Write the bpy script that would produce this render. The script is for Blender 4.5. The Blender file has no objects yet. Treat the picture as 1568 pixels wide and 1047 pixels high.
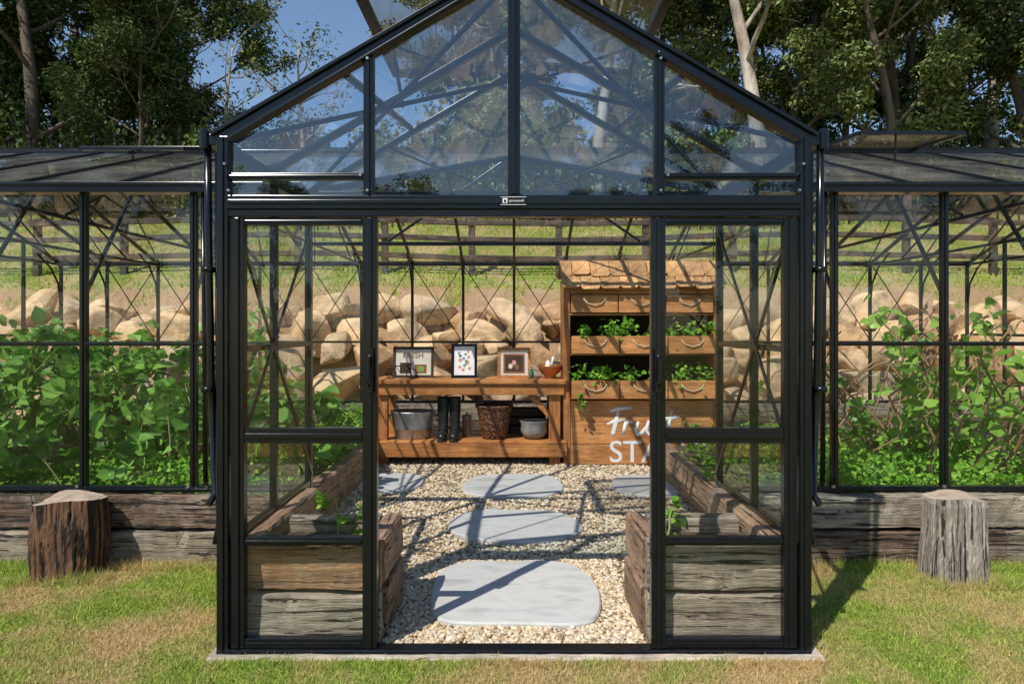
import bpy, math, random
import numpy as np
from mathutils import Vector, Matrix
R = math.radians
random.seed(7); rs = np.random.RandomState(11)
scene = bpy.context.scene
COL = scene.collection

# ------------------------------------------------------------------ materials
def newmat(name):
    m = bpy.data.materials.new(name); m.use_nodes = True
    nt = m.node_tree; nt.nodes.clear()
    return m, nt, nt.nodes, nt.links
def ramp(n, stops, interp='LINEAR'):
    r = n.new('ShaderNodeValToRGB'); cr = r.color_ramp; cr.interpolation = interp
    while len(cr.elements) < len(stops): cr.elements.new(0.5)
    for e, (p, c) in zip(cr.elements, stops):
        e.position = p; e.color = (c[0], c[1], c[2], 1) if not isinstance(c, (int, float)) else (c, c, c, 1)
    return r
def coords(n, l, scale=(1, 1, 1), which='Object'):
    t = n.new('ShaderNodeTexCoord'); mp = n.new('ShaderNodeMapping'); mp.inputs['Scale'].default_value = scale
    l.new(t.outputs[which], mp.inputs[0]); return mp.outputs[0]
def noise(n, l, vec, scale, detail=5, rough=0.6, dist=0.0):
    t = n.new('ShaderNodeTexNoise'); t.inputs['Scale'].default_value = scale
    t.inputs['Detail'].default_value = detail; t.inputs['Roughness'].default_value = rough
    t.inputs['Distortion'].default_value = dist
    l.new(vec, t.inputs['Vector']); return t.outputs['Fac']
def mixc(n, l, fac, a, b, mode='MIX'):
    x = n.new('ShaderNodeMix'); x.data_type = 'RGBA'; x.blend_type = mode
    for s, v in ((0, fac), (6, a), (7, b)):
        if hasattr(v, 'is_linked') or hasattr(v, 'links'): l.new(v, x.inputs[s])
        elif isinstance(v, (int, float)): x.inputs[s].default_value = v
        else: x.inputs[s].default_value = (v[0], v[1], v[2], 1)
    return x.outputs[2]
def out(n, l, sh):
    o = n.new('ShaderNodeOutputMaterial'); l.new(sh, o.inputs[0])
def bump(n, l, h, strength, dist=0.02):
    b = n.new('ShaderNodeBump'); b.inputs['Strength'].default_value = strength; b.inputs['Distance'].default_value = dist
    l.new(h, b.inputs['Height']); return b.outputs[0]
def mat_noise(name, cols, scale=5, rough=0.7, metal=0, bstr=0.3, bdist=0.01, bscale=None, stretch=(1, 1, 1), island=0.0, detail=6, spec=0.5):
    m, nt, n, l = newmat(name)
    v = coords(n, l, stretch)
    f = noise(n, l, v, scale, detail)
    k = len(cols)
    stops = [(0.3 + 0.4 * i / max(1, k - 1), c) for i, c in enumerate(cols)]
    c = ramp(n, stops); l.new(f, c.inputs[0]); colr = c.outputs[0]
    if island > 0:
        g = n.new('ShaderNodeNewGeometry')
        ir = ramp(n, [(0, 1 - island), (1, 1 + island)]); l.new(g.outputs['Random Per Island'], ir.inputs[0])
        colr = mixc(n, l, 1.0, colr, ir.outputs[0], 'MULTIPLY')
    p = n.new('ShaderNodeBsdfPrincipled'); l.new(colr, p.inputs['Base Color'])
    p.inputs['Roughness'].default_value = rough; p.inputs['Metallic'].default_value = metal
    p.inputs['Specular IOR Level'].default_value = spec
    if bstr > 0:
        f2 = noise(n, l, v, bscale or scale * 4, 8)
        l.new(bump(n, l, f2, bstr, bdist), p.inputs['Normal'])
    out(n, l, p.outputs[0]); return m
def wood(name, cA, cB, cD, axis='x', rough=0.8, fine=1.0, bs=0.6, crack=0.42, island=0.18, weather=0.0):
    m, nt, n, l = newmat(name)
    ax = 'xyz'.index(axis)
    s1 = [16 * fine] * 3; s1[ax] = 1.3 * fine
    s2 = [55 * fine] * 3; s2[ax] = 1.7 * fine
    s3 = [190 * fine] * 3; s3[ax] = 9 * fine
    v1 = coords(n, l, s1); v2 = coords(n, l, s2); v3 = coords(n, l, s3); v0 = coords(n, l)
    a = noise(n, l, v1, 1, 9, 0.68, 0.9); b = noise(n, l, v2, 1, 6, 0.62, 0.5); p0 = noise(n, l, v0, 4.0, 5, 0.65); g3 = noise(n, l, v3, 1, 3, 0.6)
    c1 = ramp(n, [(0.33, cA), (0.66, cB)]); l.new(a, c1.inputs[0])
    gr = ramp(n, [(0.35, 0.68), (0.65, 1.22)]); l.new(g3, gr.inputs[0])
    col = mixc(n, l, 1.0, c1.outputs[0], gr.outputs[0], 'MULTIPLY')
    if weather > 0:
        f5 = noise(n, l, v0, 7.0, 6, 0.7); wr = ramp(n, [(0.48, 0.0), (0.62, weather)]); l.new(f5, wr.inputs[0])
        col = mixc(n, l, wr.outputs[0], col, (0.40, 0.35, 0.28))
    c2 = ramp(n, [(crack - 0.045, 0.0), (crack, 1.0)]); l.new(b, c2.inputs[0])
    inv = n.new('ShaderNodeInvert'); l.new(c2.outputs[0], inv.inputs[1])
    col = mixc(n, l, inv.outputs[0], col, cD)
    pr = ramp(n, [(0.3, 0.6), (0.7, 1.2)]); l.new(p0, pr.inputs[0])
    col = mixc(n, l, 1.0, col, pr.outputs[0], 'MULTIPLY')
    g = n.new('ShaderNodeNewGeometry'); ir = ramp(n, [(0, 1 - island), (1, 1 + island)]); l.new(g.outputs['Random Per Island'], ir.inputs[0])
    col = mixc(n, l, 1.0, col, ir.outputs[0], 'MULTIPLY')
    p = n.new('ShaderNodeBsdfPrincipled'); l.new(col, p.inputs['Base Color']); p.inputs['Roughness'].default_value = rough
    h = n.new('ShaderNodeMath'); h.operation = 'ADD'; l.new(a, h.inputs[0]); l.new(c2.outputs[0], h.inputs[1])
    h2 = n.new('ShaderNodeMath'); h2.operation = 'MULTIPLY_ADD'; h2.inputs[1].default_value = 0.4; l.new(g3, h2.inputs[0]); l.new(h.outputs[0], h2.inputs[2])
    l.new(bump(n, l, h2.outputs[0], bs, 0.014), p.inputs['Normal'])
    out(n, l, p.outputs[0]); return m
def leafmat(name, cols, trans=0.3, rough=0.45, patch=0.0, patchcol=(0.3, 0.25, 0.1), pscale=1.2, gloss=False):
    m, nt, n, l = newmat(name)
    g = n.new('ShaderNodeNewGeometry')
    k = len(cols); c = ramp(n, [(i / max(1, k - 1), x) for i, x in enumerate(cols)]); l.new(g.outputs['Random Per Island'], c.inputs[0])
    col = c.outputs[0]
    if patch > 0:
        v = coords(n, l); f = noise(n, l, v, pscale, 5, 0.65); r = ramp(n, [(0.43, 0.0), (0.6, patch)]); l.new(f, r.inputs[0])
        col = mixc(n, l, r.outputs[0], col, patchcol)
    if gloss:
        p = n.new('ShaderNodeBsdfPrincipled'); l.new(col, p.inputs['Base Color']); p.inputs['Roughness'].default_value = rough
        p.inputs['Specular IOR Level'].default_value = 0.4
    else:
        p = n.new('ShaderNodeBsdfDiffuse'); l.new(col, p.inputs[0])
    if trans <= 0:
        out(n, l, p.outputs[0]); return m
    t = n.new('ShaderNodeBsdfTranslucent'); l.new(col, t.inputs[0])
    mx = n.new('ShaderNodeMixShader'); mx.inputs[0].default_value = trans
    l.new(p.outputs[0], mx.inputs[1]); l.new(t.outputs[0], mx.inputs[2]); out(n, l, mx.outputs[0]); return m
def glassmat(name, base, tint=(0.95, 0.97, 0.97), haze=0.0, rough=0.0, hcol=(0.6, 0.6, 0.57)):
    m, nt, n, l = newmat(name)
    lw = n.new('ShaderNodeLayerWeight'); lw.inputs[0].default_value = 0.5
    pw = n.new('ShaderNodeMath'); pw.operation = 'POWER'; pw.inputs[1].default_value = 5; l.new(lw.outputs['Facing'], pw.inputs[0])
    ma = n.new('ShaderNodeMath'); ma.operation = 'MULTIPLY_ADD'; ma.inputs[1].default_value = 1 - base; ma.inputs[2].default_value = base
    l.new(pw.outputs[0], ma.inputs[0])
    tr = n.new('ShaderNodeBsdfTransparent'); tr.inputs[0].default_value = (*tint, 1)
    gl = n.new('ShaderNodeBsdfGlossy'); gl.inputs['Roughness'].default_value = rough
    mx = n.new('ShaderNodeMixShader'); l.new(ma.outputs[0], mx.inputs[0]); l.new(tr.outputs[0], mx.inputs[1]); l.new(gl.outputs[0], mx.inputs[2])
    sh = mx.outputs[0]
    if haze > 0:
        v = coords(n, l); f = noise(n, l, v, 3.0, 6); r = ramp(n, [(0.35, haze * 0.3), (0.7, haze * 1.5)]); l.new(f, r.inputs[0])
        d = n.new('ShaderNodeBsdfDiffuse'); d.inputs[0].default_value = (*hcol, 1)
        m2 = n.new('ShaderNodeMixShader'); l.new(r.outputs[0], m2.inputs[0]); l.new(sh, m2.inputs[1]); l.new(d.outputs[0], m2.inputs[2]); sh = m2.outputs[0]
    out(n, l, sh); return m

M = {}
M['frame'] = mat_noise('powdercoat_black', [(0.004, 0.005, 0.007), (0.008, 0.009, 0.012)], 30, 0.2, 0, 0.03, 0.001, spec=0.42)
M['steel'] = mat_noise('fence_steel', [(0.008, 0.008, 0.01), (0.016, 0.016, 0.018)], 30, 0.7, 0, 0, spec=0.1)
M['rubber'] = mat_noise('dark_rubber', [(0.012, 0.014, 0.012), (0.02, 0.022, 0.018)], 20, 0.35, 0, 0.05)
M['slp_br'] = wood('sleeper_brown', (0.21, 0.10, 0.045), (0.52, 0.28, 0.125), (0.018, 0.011, 0.008), 'x', crack=0.41, weather=0.25, bs=1.0)
M['slp_gr'] = wood('sleeper_grey', (0.17, 0.13, 0.09), (0.45, 0.375, 0.27), (0.025, 0.018, 0.013), 'x', crack=0.43, weather=0.4, bs=1.0)
M['slp_dk'] = wood('sleeper_dark', (0.085, 0.048, 0.03), (0.27, 0.17, 0.11), (0.012, 0.008, 0.006), 'x', crack=0.46, weather=0.4, bs=1.0)
M['slp_y'] = wood('sleeper_lengthwise', (0.2, 0.105, 0.06), (0.46, 0.29, 0.175), (0.018, 0.012, 0.009), 'y', crack=0.42, weather=0.3, bs=1.0)
M['stump_br'] = wood('stump_brown', (0.075, 0.034, 0.016), (0.26, 0.125, 0.06), (0.010, 0.007, 0.005), 'z', fine=0.8, crack=0.48, bs=1.0)
M['stump_gr'] = wood('stump_grey', (0.21, 0.165, 0.125), (0.5, 0.44, 0.37), (0.03, 0.02, 0.016), 'z', fine=0.9, crack=0.45, bs=1.0)
M['cut'] = mat_noise('cut_end_grain', [(0.26, 0.18, 0.12), (0.52, 0.43, 0.33)], 9, 0.85, 0, 0.5, 0.01)
M['sill'] = wood('sill_timber', (0.42, 0.34, 0.27), (0.62, 0.53, 0.44), (0.14, 0.11, 0.085), 'x', crack=0.36)
M['ben_x'] = wood('bench_timber_x', (0.38, 0.125, 0.03), (0.66, 0.29, 0.09), (0.09, 0.03, 0.012), 'x', 0.5, 1.2, 0.3, 0.36)
M['ben_z'] = wood('bench_timber_z', (0.34, 0.115, 0.03), (0.58, 0.25, 0.08), (0.07, 0.028, 0.01), 'z', 0.5, 1.2, 0.3, 0.36)
M['std_x'] = wood('stand_timber_x', (0.46, 0.17, 0.052), (0.75, 0.36, 0.13), (0.12, 0.045, 0.018), 'x', 0.5, 1.2, 0.25, 0.34)
M['shing'] = wood('shingle_timber', (0.44, 0.21, 0.075), (0.74, 0.42, 0.18), (0.14, 0.06, 0.025), 'z', 0.6, 1.6, 0.3, 0.34, 0.3)
M['darkwood'] = mat_noise('dark_timber', [(0.03, 0.018, 0.01), (0.06, 0.035, 0.02)], 8, 0.8)  # very dark brown timber for picture frame, crate slats and back panel
M['white'] = mat_noise('white_paint', [(0.76, 0.75, 0.72), (0.86, 0.85, 0.83)], 14, 0.6, 0, 0.1)
M['soil'] = mat_noise('soil', [(0.04, 0.024, 0.014), (0.15, 0.095, 0.06)], 18, 0.95, 0, 1.0, 0.03)
M['gravelbase'] = mat_noise('gravel_bed', [(0.22, 0.165, 0.105), (0.55, 0.44, 0.3)], 55, 0.9, 0, 1.0, 0.02)
M['slab'] = mat_noise('flagstone', [(0.35, 0.345, 0.33), (0.53, 0.525, 0.505), (0.42, 0.40, 0.37)], 2.6, 0.75, 0, 0.3, 0.006, 14, (1, 2.2, 1), detail=10)
M['glass'] = glassmat('clear_glass', 0.05, (0.975, 0.985, 0.985))
M['glass_g'] = glassmat('gable_glass', 0.14, (0.74, 0.87, 0.98))  # blue tint stands in for sky reflected by the gable panes
M['glass_r'] = glassmat('roof_glass', 0.07, (0.95, 0.97, 0.98), 0.075, 0.03, (0.7, 0.7, 0.68))
M['glass_v'] = glassmat('vent_panel', 0.1, (0.85, 0.82, 0.75), 0.3, 0.1, (0.6, 0.48, 0.33))
M['bark'] = mat_noise('gum_bark', [(0.14, 0.095, 0.07), (0.42, 0.35, 0.28), (0.66, 0.6, 0.53)], 2.0, 0.85, 0, 0.6, 0.05, 12, (1, 1, 0.35))
M['barkdk'] = mat_noise('dark_bark', [(0.05, 0.036, 0.028), (0.2, 0.15, 0.11)], 3.0, 0.9, 0, 0.8, 0.05, 12, (1, 1, 0.3))
M['gumleaf'] = leafmat('gum_leaves', [(0.055, 0.085, 0.02), (0.14, 0.18, 0.055), (0.30, 0.33, 0.14)], 0.0)
M['gumleafdk'] = leafmat('dark_gum_leaves', [(0.028, 0.046, 0.014), (0.065, 0.095, 0.03), (0.15, 0.19, 0.08)], 0.0)
M['vine'] = leafmat('vine_leaves', [(0.05, 0.15, 0.018), (0.14, 0.33, 0.04), (0.30, 0.52, 0.10)], 0.35, 0.4, gloss=True)
M['tom'] = leafmat('tomato_leaves', [(0.09, 0.22, 0.025), (0.23, 0.43, 0.055), (0.40, 0.6, 0.12)], 0.35, 0.4, gloss=True)
M['herb'] = leafmat('herb_leaves', [(0.08, 0.22, 0.02), (0.2, 0.43, 0.05), (0.36, 0.58, 0.1)], 0.35, 0.45)
M['stem'] = mat_noise('plant_stem', [(0.15, 0.22, 0.05), (0.26, 0.22, 0.1)], 6, 0.6)
M['twig'] = mat_noise('brown_twig', [(0.2, 0.1, 0.05), (0.36, 0.22, 0.12)], 6, 0.7)
M['blade'] = leafmat('lawn_blades', [(0.17, 0.31, 0.035), (0.36, 0.47, 0.08), (0.58, 0.60, 0.17)], 0.35, 0.5, 0.9, (0.68, 0.49, 0.25), 1.3)
M['hblade'] = leafmat('hill_blades', [(0.2, 0.35, 0.03), (0.4, 0.53, 0.07), (0.56, 0.62, 0.14)], 0.35, 0.5, 0.45, (0.58, 0.45, 0.2), 0.6)
M['galv'] = mat_noise('galvanised_steel', [(0.28, 0.29, 0.3), (0.45, 0.46, 0.47)], 12, 0.4, 0.8, 0.05)
M['copper'] = mat_noise('copper_bowl', [(0.35, 0.12, 0.05), (0.5, 0.2, 0.09)], 10, 0.3, 0.6, 0.05)
M['greenbottle'] = mat_noise('green_glaze', [(0.03, 0.16, 0.1), (0.05, 0.25, 0.15)], 8, 0.2, 0, 0)
M['blue'] = mat_noise('blue_print', [(0.12, 0.2, 0.5), (0.3, 0.35, 0.7)], 30, 0.6, 0, 0)
M['pink'] = mat_noise('pink_print', [(0.6, 0.18, 0.22), (0.7, 0.35, 0.3)], 30, 0.6, 0, 0)
M['cream'] = mat_noise('cream_card', [(0.55, 0.5, 0.4), (0.7, 0.65, 0.55)], 8, 0.7, 0, 0)
M['rope'] = mat_noise('rope', [(0.5, 0.42, 0.3), (0.65, 0.57, 0.42)], 60, 0.9, 0, 0.3)
M['ceramic'] = mat_noise('grey_ceramic', [(0.16, 0.16, 0.15), (0.3, 0.3, 0.28)], 14, 0.4, 0, 0.1)
M['fencewood'] = wood('fence_timber', (0.04, 0.03, 0.024), (0.13, 0.095, 0.07), (0.01, 0.008, 0.006), 'x')
m, nt, n, l = newmat('wicker'); v = coords(n, l, (1, 1, 1))
w = n.new('ShaderNodeTexVoronoi'); w.inputs['Scale'].default_value = 42; l.new(v, w.inputs['Vector'])
c = ramp(n, [(0.1, (0.34, 0.15, 0.07)), (0.6, (0.06, 0.025, 0.015))]); l.new(w.outputs['Distance'], c.inputs[0])
p = n.new('ShaderNodeBsdfPrincipled'); l.new(c.outputs[0], p.inputs['Base Color']); p.inputs['Roughness'].default_value = 0.55
l.new(bump(n, l, w.outputs['Distance'], 1.0, 0.01), p.inputs['Normal']); out(n, l, p.outputs[0]); M['wicker'] = m
m, nt, n, l = newmat('pebbles'); g = n.new('ShaderNodeNewGeometry')
c = ramp(n, [(0, (0.26, 0.175, 0.095)), (0.25, (0.56, 0.415, 0.25)), (0.5, (0.70, 0.57, 0.39)), (0.75, (0.46, 0.39, 0.31)), (1, (0.82, 0.71, 0.55))])
l.new(g.outputs['Random Per Island'], c.inputs[0]); p = n.new('ShaderNodeBsdfDiffuse'); l.new(c.outputs[0], p.inputs[0])
out(n, l, p.outputs[0]); M['pebble'] = m
m, nt, n, l = newmat('sandstone_boulder'); g = n.new('ShaderNodeNewGeometry')
c = ramp(n, [(0, (0.46, 0.26, 0.13)), (0.35, (0.76, 0.51, 0.29)), (0.7, (0.54, 0.39, 0.25)), (1, (0.84, 0.57, 0.31))]); l.new(g.outputs['Random Per Island'], c.inputs[0])
v = coords(n, l); f = noise(n, l, v, 2.8, 8, 0.7); r2 = ramp(n, [(0.36, 0.5), (0.57, 1.05)]); l.new(f, r2.inputs[0])
col = mixc(n, l, 1.0, c.outputs[0], r2.outputs[0], 'MULTIPLY')
p = n.new('ShaderNodeBsdfPrincipled'); l.new(col, p.inputs['Base Color']); p.inputs['Roughness'].default_value = 0.9; p.inputs['Specular IOR Level'].default_value = 0.15
f2 = noise(n, l, v, 8, 10, 0.65); l.new(bump(n, l, f2, 0.9, 0.05), p.inputs['Normal']); out(n, l, p.outputs[0]); M['boulder'] = m
m, nt, n, l = newmat('ground_grass'); v = coords(n, l)
f1 = noise(n, l, v, 1.3, 5, 0.65); f2 = noise(n, l, v, 40, 6); f3 = noise(n, l, v, 0.35, 5)
cg = ramp(n, [(0.3, (0.12, 0.17, 0.025)), (0.7, (0.37, 0.42, 0.09))]); l.new(f2, cg.inputs[0])
rp = ramp(n, [(0.43, 0.0), (0.6, 0.85)]); l.new(f1, rp.inputs[0])
col = mixc(n, l, rp.outputs[0], cg.outputs[0], (0.54, 0.38, 0.2))
sp = n.new('ShaderNodeSeparateXYZ'); tc = n.new('ShaderNodeTexCoord'); l.new(tc.outputs['Object'], sp.inputs[0])
ad = n.new('ShaderNodeMath'); ad.operation = 'MULTIPLY_ADD'; ad.inputs[1].default_value = 1.6; l.new(f1, ad.inputs[0]); l.new(sp.outputs['Y'], ad.inputs[2])
def band(a, b, soft=0.5):
    mr = n.new('ShaderNodeMapRange'); mr.inputs[1].default_value = a; mr.inputs[2].default_value = a + soft; l.new(ad.outputs[0], mr.inputs[0])
    m2 = n.new('ShaderNodeMapRange'); m2.inputs[1].default_value = b; m2.inputs[2].default_value = b + soft; m2.inputs[3].default_value = 1; m2.inputs[4].default_value = 0; l.new(ad.outputs[0], m2.inputs[0])
    mu = n.new('ShaderNodeMath'); mu.operation = 'MULTIPLY'; l.new(mr.outputs[0], mu.inputs[0]); l.new(m2.outputs[0], mu.inputs[1]); return mu.outputs[0]
cm = ramp(n, [(0.3, (0.26, 0.14, 0.07)), (0.7, (0.70, 0.46, 0.27))]); l.new(f2, cm.inputs[0])
col = mixc(n, l, band(7.3, 10.4), col, cm.outputs[0])
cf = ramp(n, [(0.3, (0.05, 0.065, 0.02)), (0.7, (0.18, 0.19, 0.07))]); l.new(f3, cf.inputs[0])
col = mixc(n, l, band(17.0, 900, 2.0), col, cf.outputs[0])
p = n.new('ShaderNodeBsdfPrincipled'); l.new(col, p.inputs['Base Color']); p.inputs['Roughness'].default_value = 0.95; p.inputs['Specular IOR Level'].default_value = 0.1
l.new(bump(n, l, f2, 1.0, 0.05), p.inputs['Normal']); out(n, l, p.outputs[0]); M['ground'] = m

# ------------------------------------------------------------------ mesh helpers
def empty(name, loc=(0, 0, 0)):
    e = bpy.data.objects.new(name, None); e.location = loc; COL.objects.link(e); return e
class MB:
    def __init__(s): s.v = []; s.f = []; s.m = []
    def add(s, vs, fs, mi=0):
        b = len(s.v); s.v += [tuple(x) for x in vs]; s.f += [tuple(b + i for i in f) for f in fs]; s.m += [mi] * len(fs)
    def poly(s, pts, mi=0): s.add(pts, [tuple(range(len(pts)))], mi)
    def box(s, a, b, mi=0):
        x0, y0, z0 = a; x1, y1, z1 = b
        s.add([(x0, y0, z0), (x1, y0, z0), (x1, y1, z0), (x0, y1, z0), (x0, y0, z1), (x1, y0, z1), (x1, y1, z1), (x0, y1, z1)],
              [(0, 3, 2, 1), (4, 5, 6, 7), (0, 1, 5, 4), (1, 2, 6, 5), (2, 3, 7, 6), (3, 0, 4, 7)], mi)
    def beam(s, p0, p1, w, h, mi=0, up=(0, 0, 1)):
        p0 = Vector(p0); p1 = Vector(p1); d = (p1 - p0).normalized(); u = Vector(up)
        if abs(d.dot(u)) > 0.98: u = Vector((0, 1, 0))
        x = d.cross(u).normalized(); u = x.cross(d).normalized()
        vs = []
        for p in (p0, p1):
            for a, b in ((-1, -1), (1, -1), (1, 1), (-1, 1)): vs.append(p + x * a * w / 2 + u * b * h / 2)
        s.add(vs, [(0, 1, 2, 3), (7, 6, 5, 4), (0, 4, 5, 1), (1, 5, 6, 2), (2, 6, 7, 3), (3, 7, 4, 0)], mi)
    def tube(s, pts, rad, nn=8, mi=0, cap=True, flat=None):
        pts = [Vector(p) for p in pts]; vs = []; fs = []; k = len(pts); px = None
        for i, p in enumerate(pts):
            d = (pts[min(i + 1, k - 1)] - pts[max(i - 1, 0)]).normalized()
            if px is None: px = d.orthogonal().normalized()
            else:
                px = px - d * px.dot(d)
                px = px.normalized() if px.length > 1e-5 else d.orthogonal().normalized()
            yy = d.cross(px); r = rad[i] if hasattr(rad, '__len__') else rad
            for j in range(nn):
                a = 2 * math.pi * j / nn; q = px * math.cos(a) * r + yy * math.sin(a) * r
                if flat: q = Vector((q.x * flat[0], q.y * flat[1], q.z * flat[2]))
                vs.append(p + q)
        for i in range(k - 1):
            for j in range(nn):
                fs.append((i * nn + j, i * nn + (j + 1) % nn, (i + 1) * nn + (j + 1) % nn, (i + 1) * nn + j))
        if cap: fs.append(tuple(range(nn))[::-1]); fs.append(tuple((k - 1) * nn + j for j in range(nn)))
        s.add(vs, fs, mi)
    def lathe(s, prof, c, nn=24, mi=0, sx=1, sy=1):
        vs = []; fs = []
        for r, z in prof:
            for j in range(nn):
                a = 2 * math.pi * j / nn; vs.append((c[0] + r * math.cos(a) * sx, c[1] + r * math.sin(a) * sy, c[2] + z))
        for i in range(len(prof) - 1):
            for j in range(nn): fs.append((i * nn + j, i * nn + (j + 1) % nn, (i + 1) * nn + (j + 1) % nn, (i + 1) * nn + j))
        fs.append(tuple(range(nn))[::-1]); s.add(vs, fs, mi)
    def sleeper(s, p0, p1, w, h, mi=0, jit=0.006, seg=None, endmi=None):
        p0 = Vector(p0); p1 = Vector(p1); L = (p1 - p0).length; d = (p1 - p0).normalized(); u = Vector((0, 0, 1))
        if abs(d.z) > 0.9: u = Vector((0, 1, 0))
        x = d.cross(u).normalized(); u = x.cross(d).normalized(); seg = seg or max(3, int(L / 0.05)); vs = []; fs = []
        c = 0.013; hw, hh = w / 2, h / 2
        base = [(-hw + c, -hh), (0, -hh), (hw - c, -hh), (hw, -hh + c), (hw, 0), (hw, hh - c), (hw - c, hh), (0, hh), (-hw + c, hh), (-hw, hh - c), (-hw, 0), (-hw, -hh + c)]
        off = [random.uniform(-jit, jit) for _ in base]
        for i in range(seg + 1):
            t = i / seg
            for k, (a, b) in enumerate(base):
                off[k] = off[k] * 0.78 + random.uniform(-jit, jit) * 0.5
                ee = off[k] + (random.uniform(-0.014, 0) if random.random() < 0.09 and k in (2, 3, 5, 6, 8, 9, 11, 0) else 0)
                e = 1 + ee / max(0.03, min(hw, hh))
                q = p0 + d * (L * t + (random.uniform(-jit, jit) if i in (0, seg) else 0)) + x * a * e + u * b * (1 + off[(k * 5) % 12] / hh)
                vs.append(q)
        nn = 12
        for i in range(seg):
            for j in range(nn): fs.append((i * nn + j, i * nn + (j + 1) % nn, (i + 1) * nn + (j + 1) % nn, (i + 1) * nn + j))
        s.add(vs, fs + [tuple(range(nn))[::-1], tuple(seg * nn + j for j in range(nn))], mi)
        if endmi is not None: s.m[-1] = endmi; s.m[-2] = endmi
    def obj(s, name, mats, parent=None, smooth=False, bevel=0, loc=None):
        me = bpy.data.meshes.new(name); me.from_pydata(s.v, [], s.f)
        for k in (mats if isinstance(mats, (list, tuple)) else [mats]): me.materials.append(M[k] if isinstance(k, str) else k)
        me.polygons.foreach_set('material_index', s.m)
        if smooth: me.polygons.foreach_set('use_smooth', [True] * len(s.f))
        me.update(); o = bpy.data.objects.new(name, me); COL.objects.link(o)
        if parent: o.parent = parent
        if bevel:
            b = o.modifiers.new('bevel', 'BEVEL'); b.width = bevel; b.segments = 2; b.limit_method = 'ANGLE'; b.angle_limit = R(40)
        if loc: o.location = loc
        return o
def np_mesh(name, V, F, mats, midx=None, smooth=False, link=True, parent=None):
    me = bpy.data.meshes.new(name); V = np.asarray(V, dtype=np.float32).reshape(-1, 3); F = np.asarray(F, dtype=np.int32); k = F.shape[1]
    me.vertices.add(len(V)); me.vertices.foreach_set('co', V.ravel())
    me.loops.add(F.size); me.loops.foreach_set('vertex_index', F.ravel())
    me.polygons.add(len(F)); me.polygons.foreach_set('loop_start', np.arange(0, F.size, k, dtype=np.int32))
    me.polygons.foreach_set('loop_total', np.full(len(F), k, dtype=np.int32))
    for q in mats: me.materials.append(M[q])
    if midx is not None: me.polygons.foreach_set('material_index', midx)
    me.polygons.foreach_set('use_smooth', np.full(len(F), smooth, dtype=bool))
    me.update(calc_edges=True); me.validate()
    if not link: return me
    o = bpy.data.objects.new(name, me); COL.objects.link(o)
    if parent: o.parent = parent
    return o
def scat(tv, tf, P, D, N, S, W=None):
    tv = np.asarray(tv, float); tf = np.asarray(tf); P = np.asarray(P, float); D = np.asarray(D, float); N = np.asarray(N, float)
    D = D / (np.linalg.norm(D, axis=1, keepdims=True) + 1e-9); X = np.cross(D, N); X /= (np.linalg.norm(X, axis=1, keepdims=True) + 1e-9); Z = np.cross(X, D)
    S = np.asarray(S, float)[:, None, None]; W = S if W is None else np.asarray(W, float)[:, None, None]
    V = P[:, None, :] + W * tv[None, :, 0, None] * X[:, None, :] + S * tv[None, :, 1, None] * D[:, None, :] + W * tv[None, :, 2, None] * Z[:, None, :]
    k = len(tv); F = tf[None] + (np.arange(len(P)) * k)[:, None, None]
    return V.reshape(-1, 3), F.reshape(-1, tf.shape[1])
LEAF_V = [(0, 0, 0), (0.38, 0.02, 0.06), (0.52, 0.38, 0.1), (0.3, 0.72, 0.06), (0, 1.05, -0.1), (-0.3, 0.72, 0.06), (-0.52, 0.38, 0.1), (-0.38, 0.02, 0.06), (0, 0.45, -0.03)]
LEAF_F = [(8, i, (i + 1) % 8) for i in range(8)]
GUM_V = [(0, 0, 0), (0.5, 0.4, 0.05), (0, 1, 0), (-0.5, 0.4, 0.05)]; GUM_F = [(0, 1, 2, 3)]
BL_V = [(-0.5, 0, 0), (0.5, 0, 0), (0, 1, 0)]; BL_F = [(0, 1, 2)]
def rdir(n_, zb=0.0, zs=1.0):
    d = rs.normal(size=(n_, 3)); d[:, 2] = d[:, 2] * zs + zb; return d

# ------------------------------------------------------------------ ground
KY = [-400, 7.0, 7.3, 8.7, 9.4, 13.8, 18, 30, 45, 80, 400]; KZ = [0, 0, 0.2, 1.8, 2.05, 3.95, 4.9, 7.6, 10.0, 11.5, 12]
def gz(x, y):
    return float(np.interp(y, KY, KZ)) + (0 if y < 9 else 0.12 * math.sin(x * 0.6 + y) * min(1, (y - 9) / 3))
xs = sorted(set([-400, -200, -100, -60, -40] + [i * 1.0 for i in range(-30, 31)] + [40, 60, 100, 200, 400]))
ys = sorted(set([-400, -150, -60, -30, -15, -8, -4] + [i * 0.7 for i in range(-4, 10)] + [7.0, 7.3, 7.6, 8, 8.4, 8.7, 9.0, 9.4] + [10 + i for i in range(0, 22)] + [34, 38, 45, 60, 80, 150, 400]))
V = [(x, y, gz(x, y)) for y in ys for x in xs]; nx = len(xs)
F = [(j * nx + i, j * nx + i + 1, (j + 1) * nx + i + 1, (j + 1) * nx + i) for j in range(len(ys) - 1) for i in range(nx - 1)]
np_mesh('ground', V, F, ['ground'], smooth=True)

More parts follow.
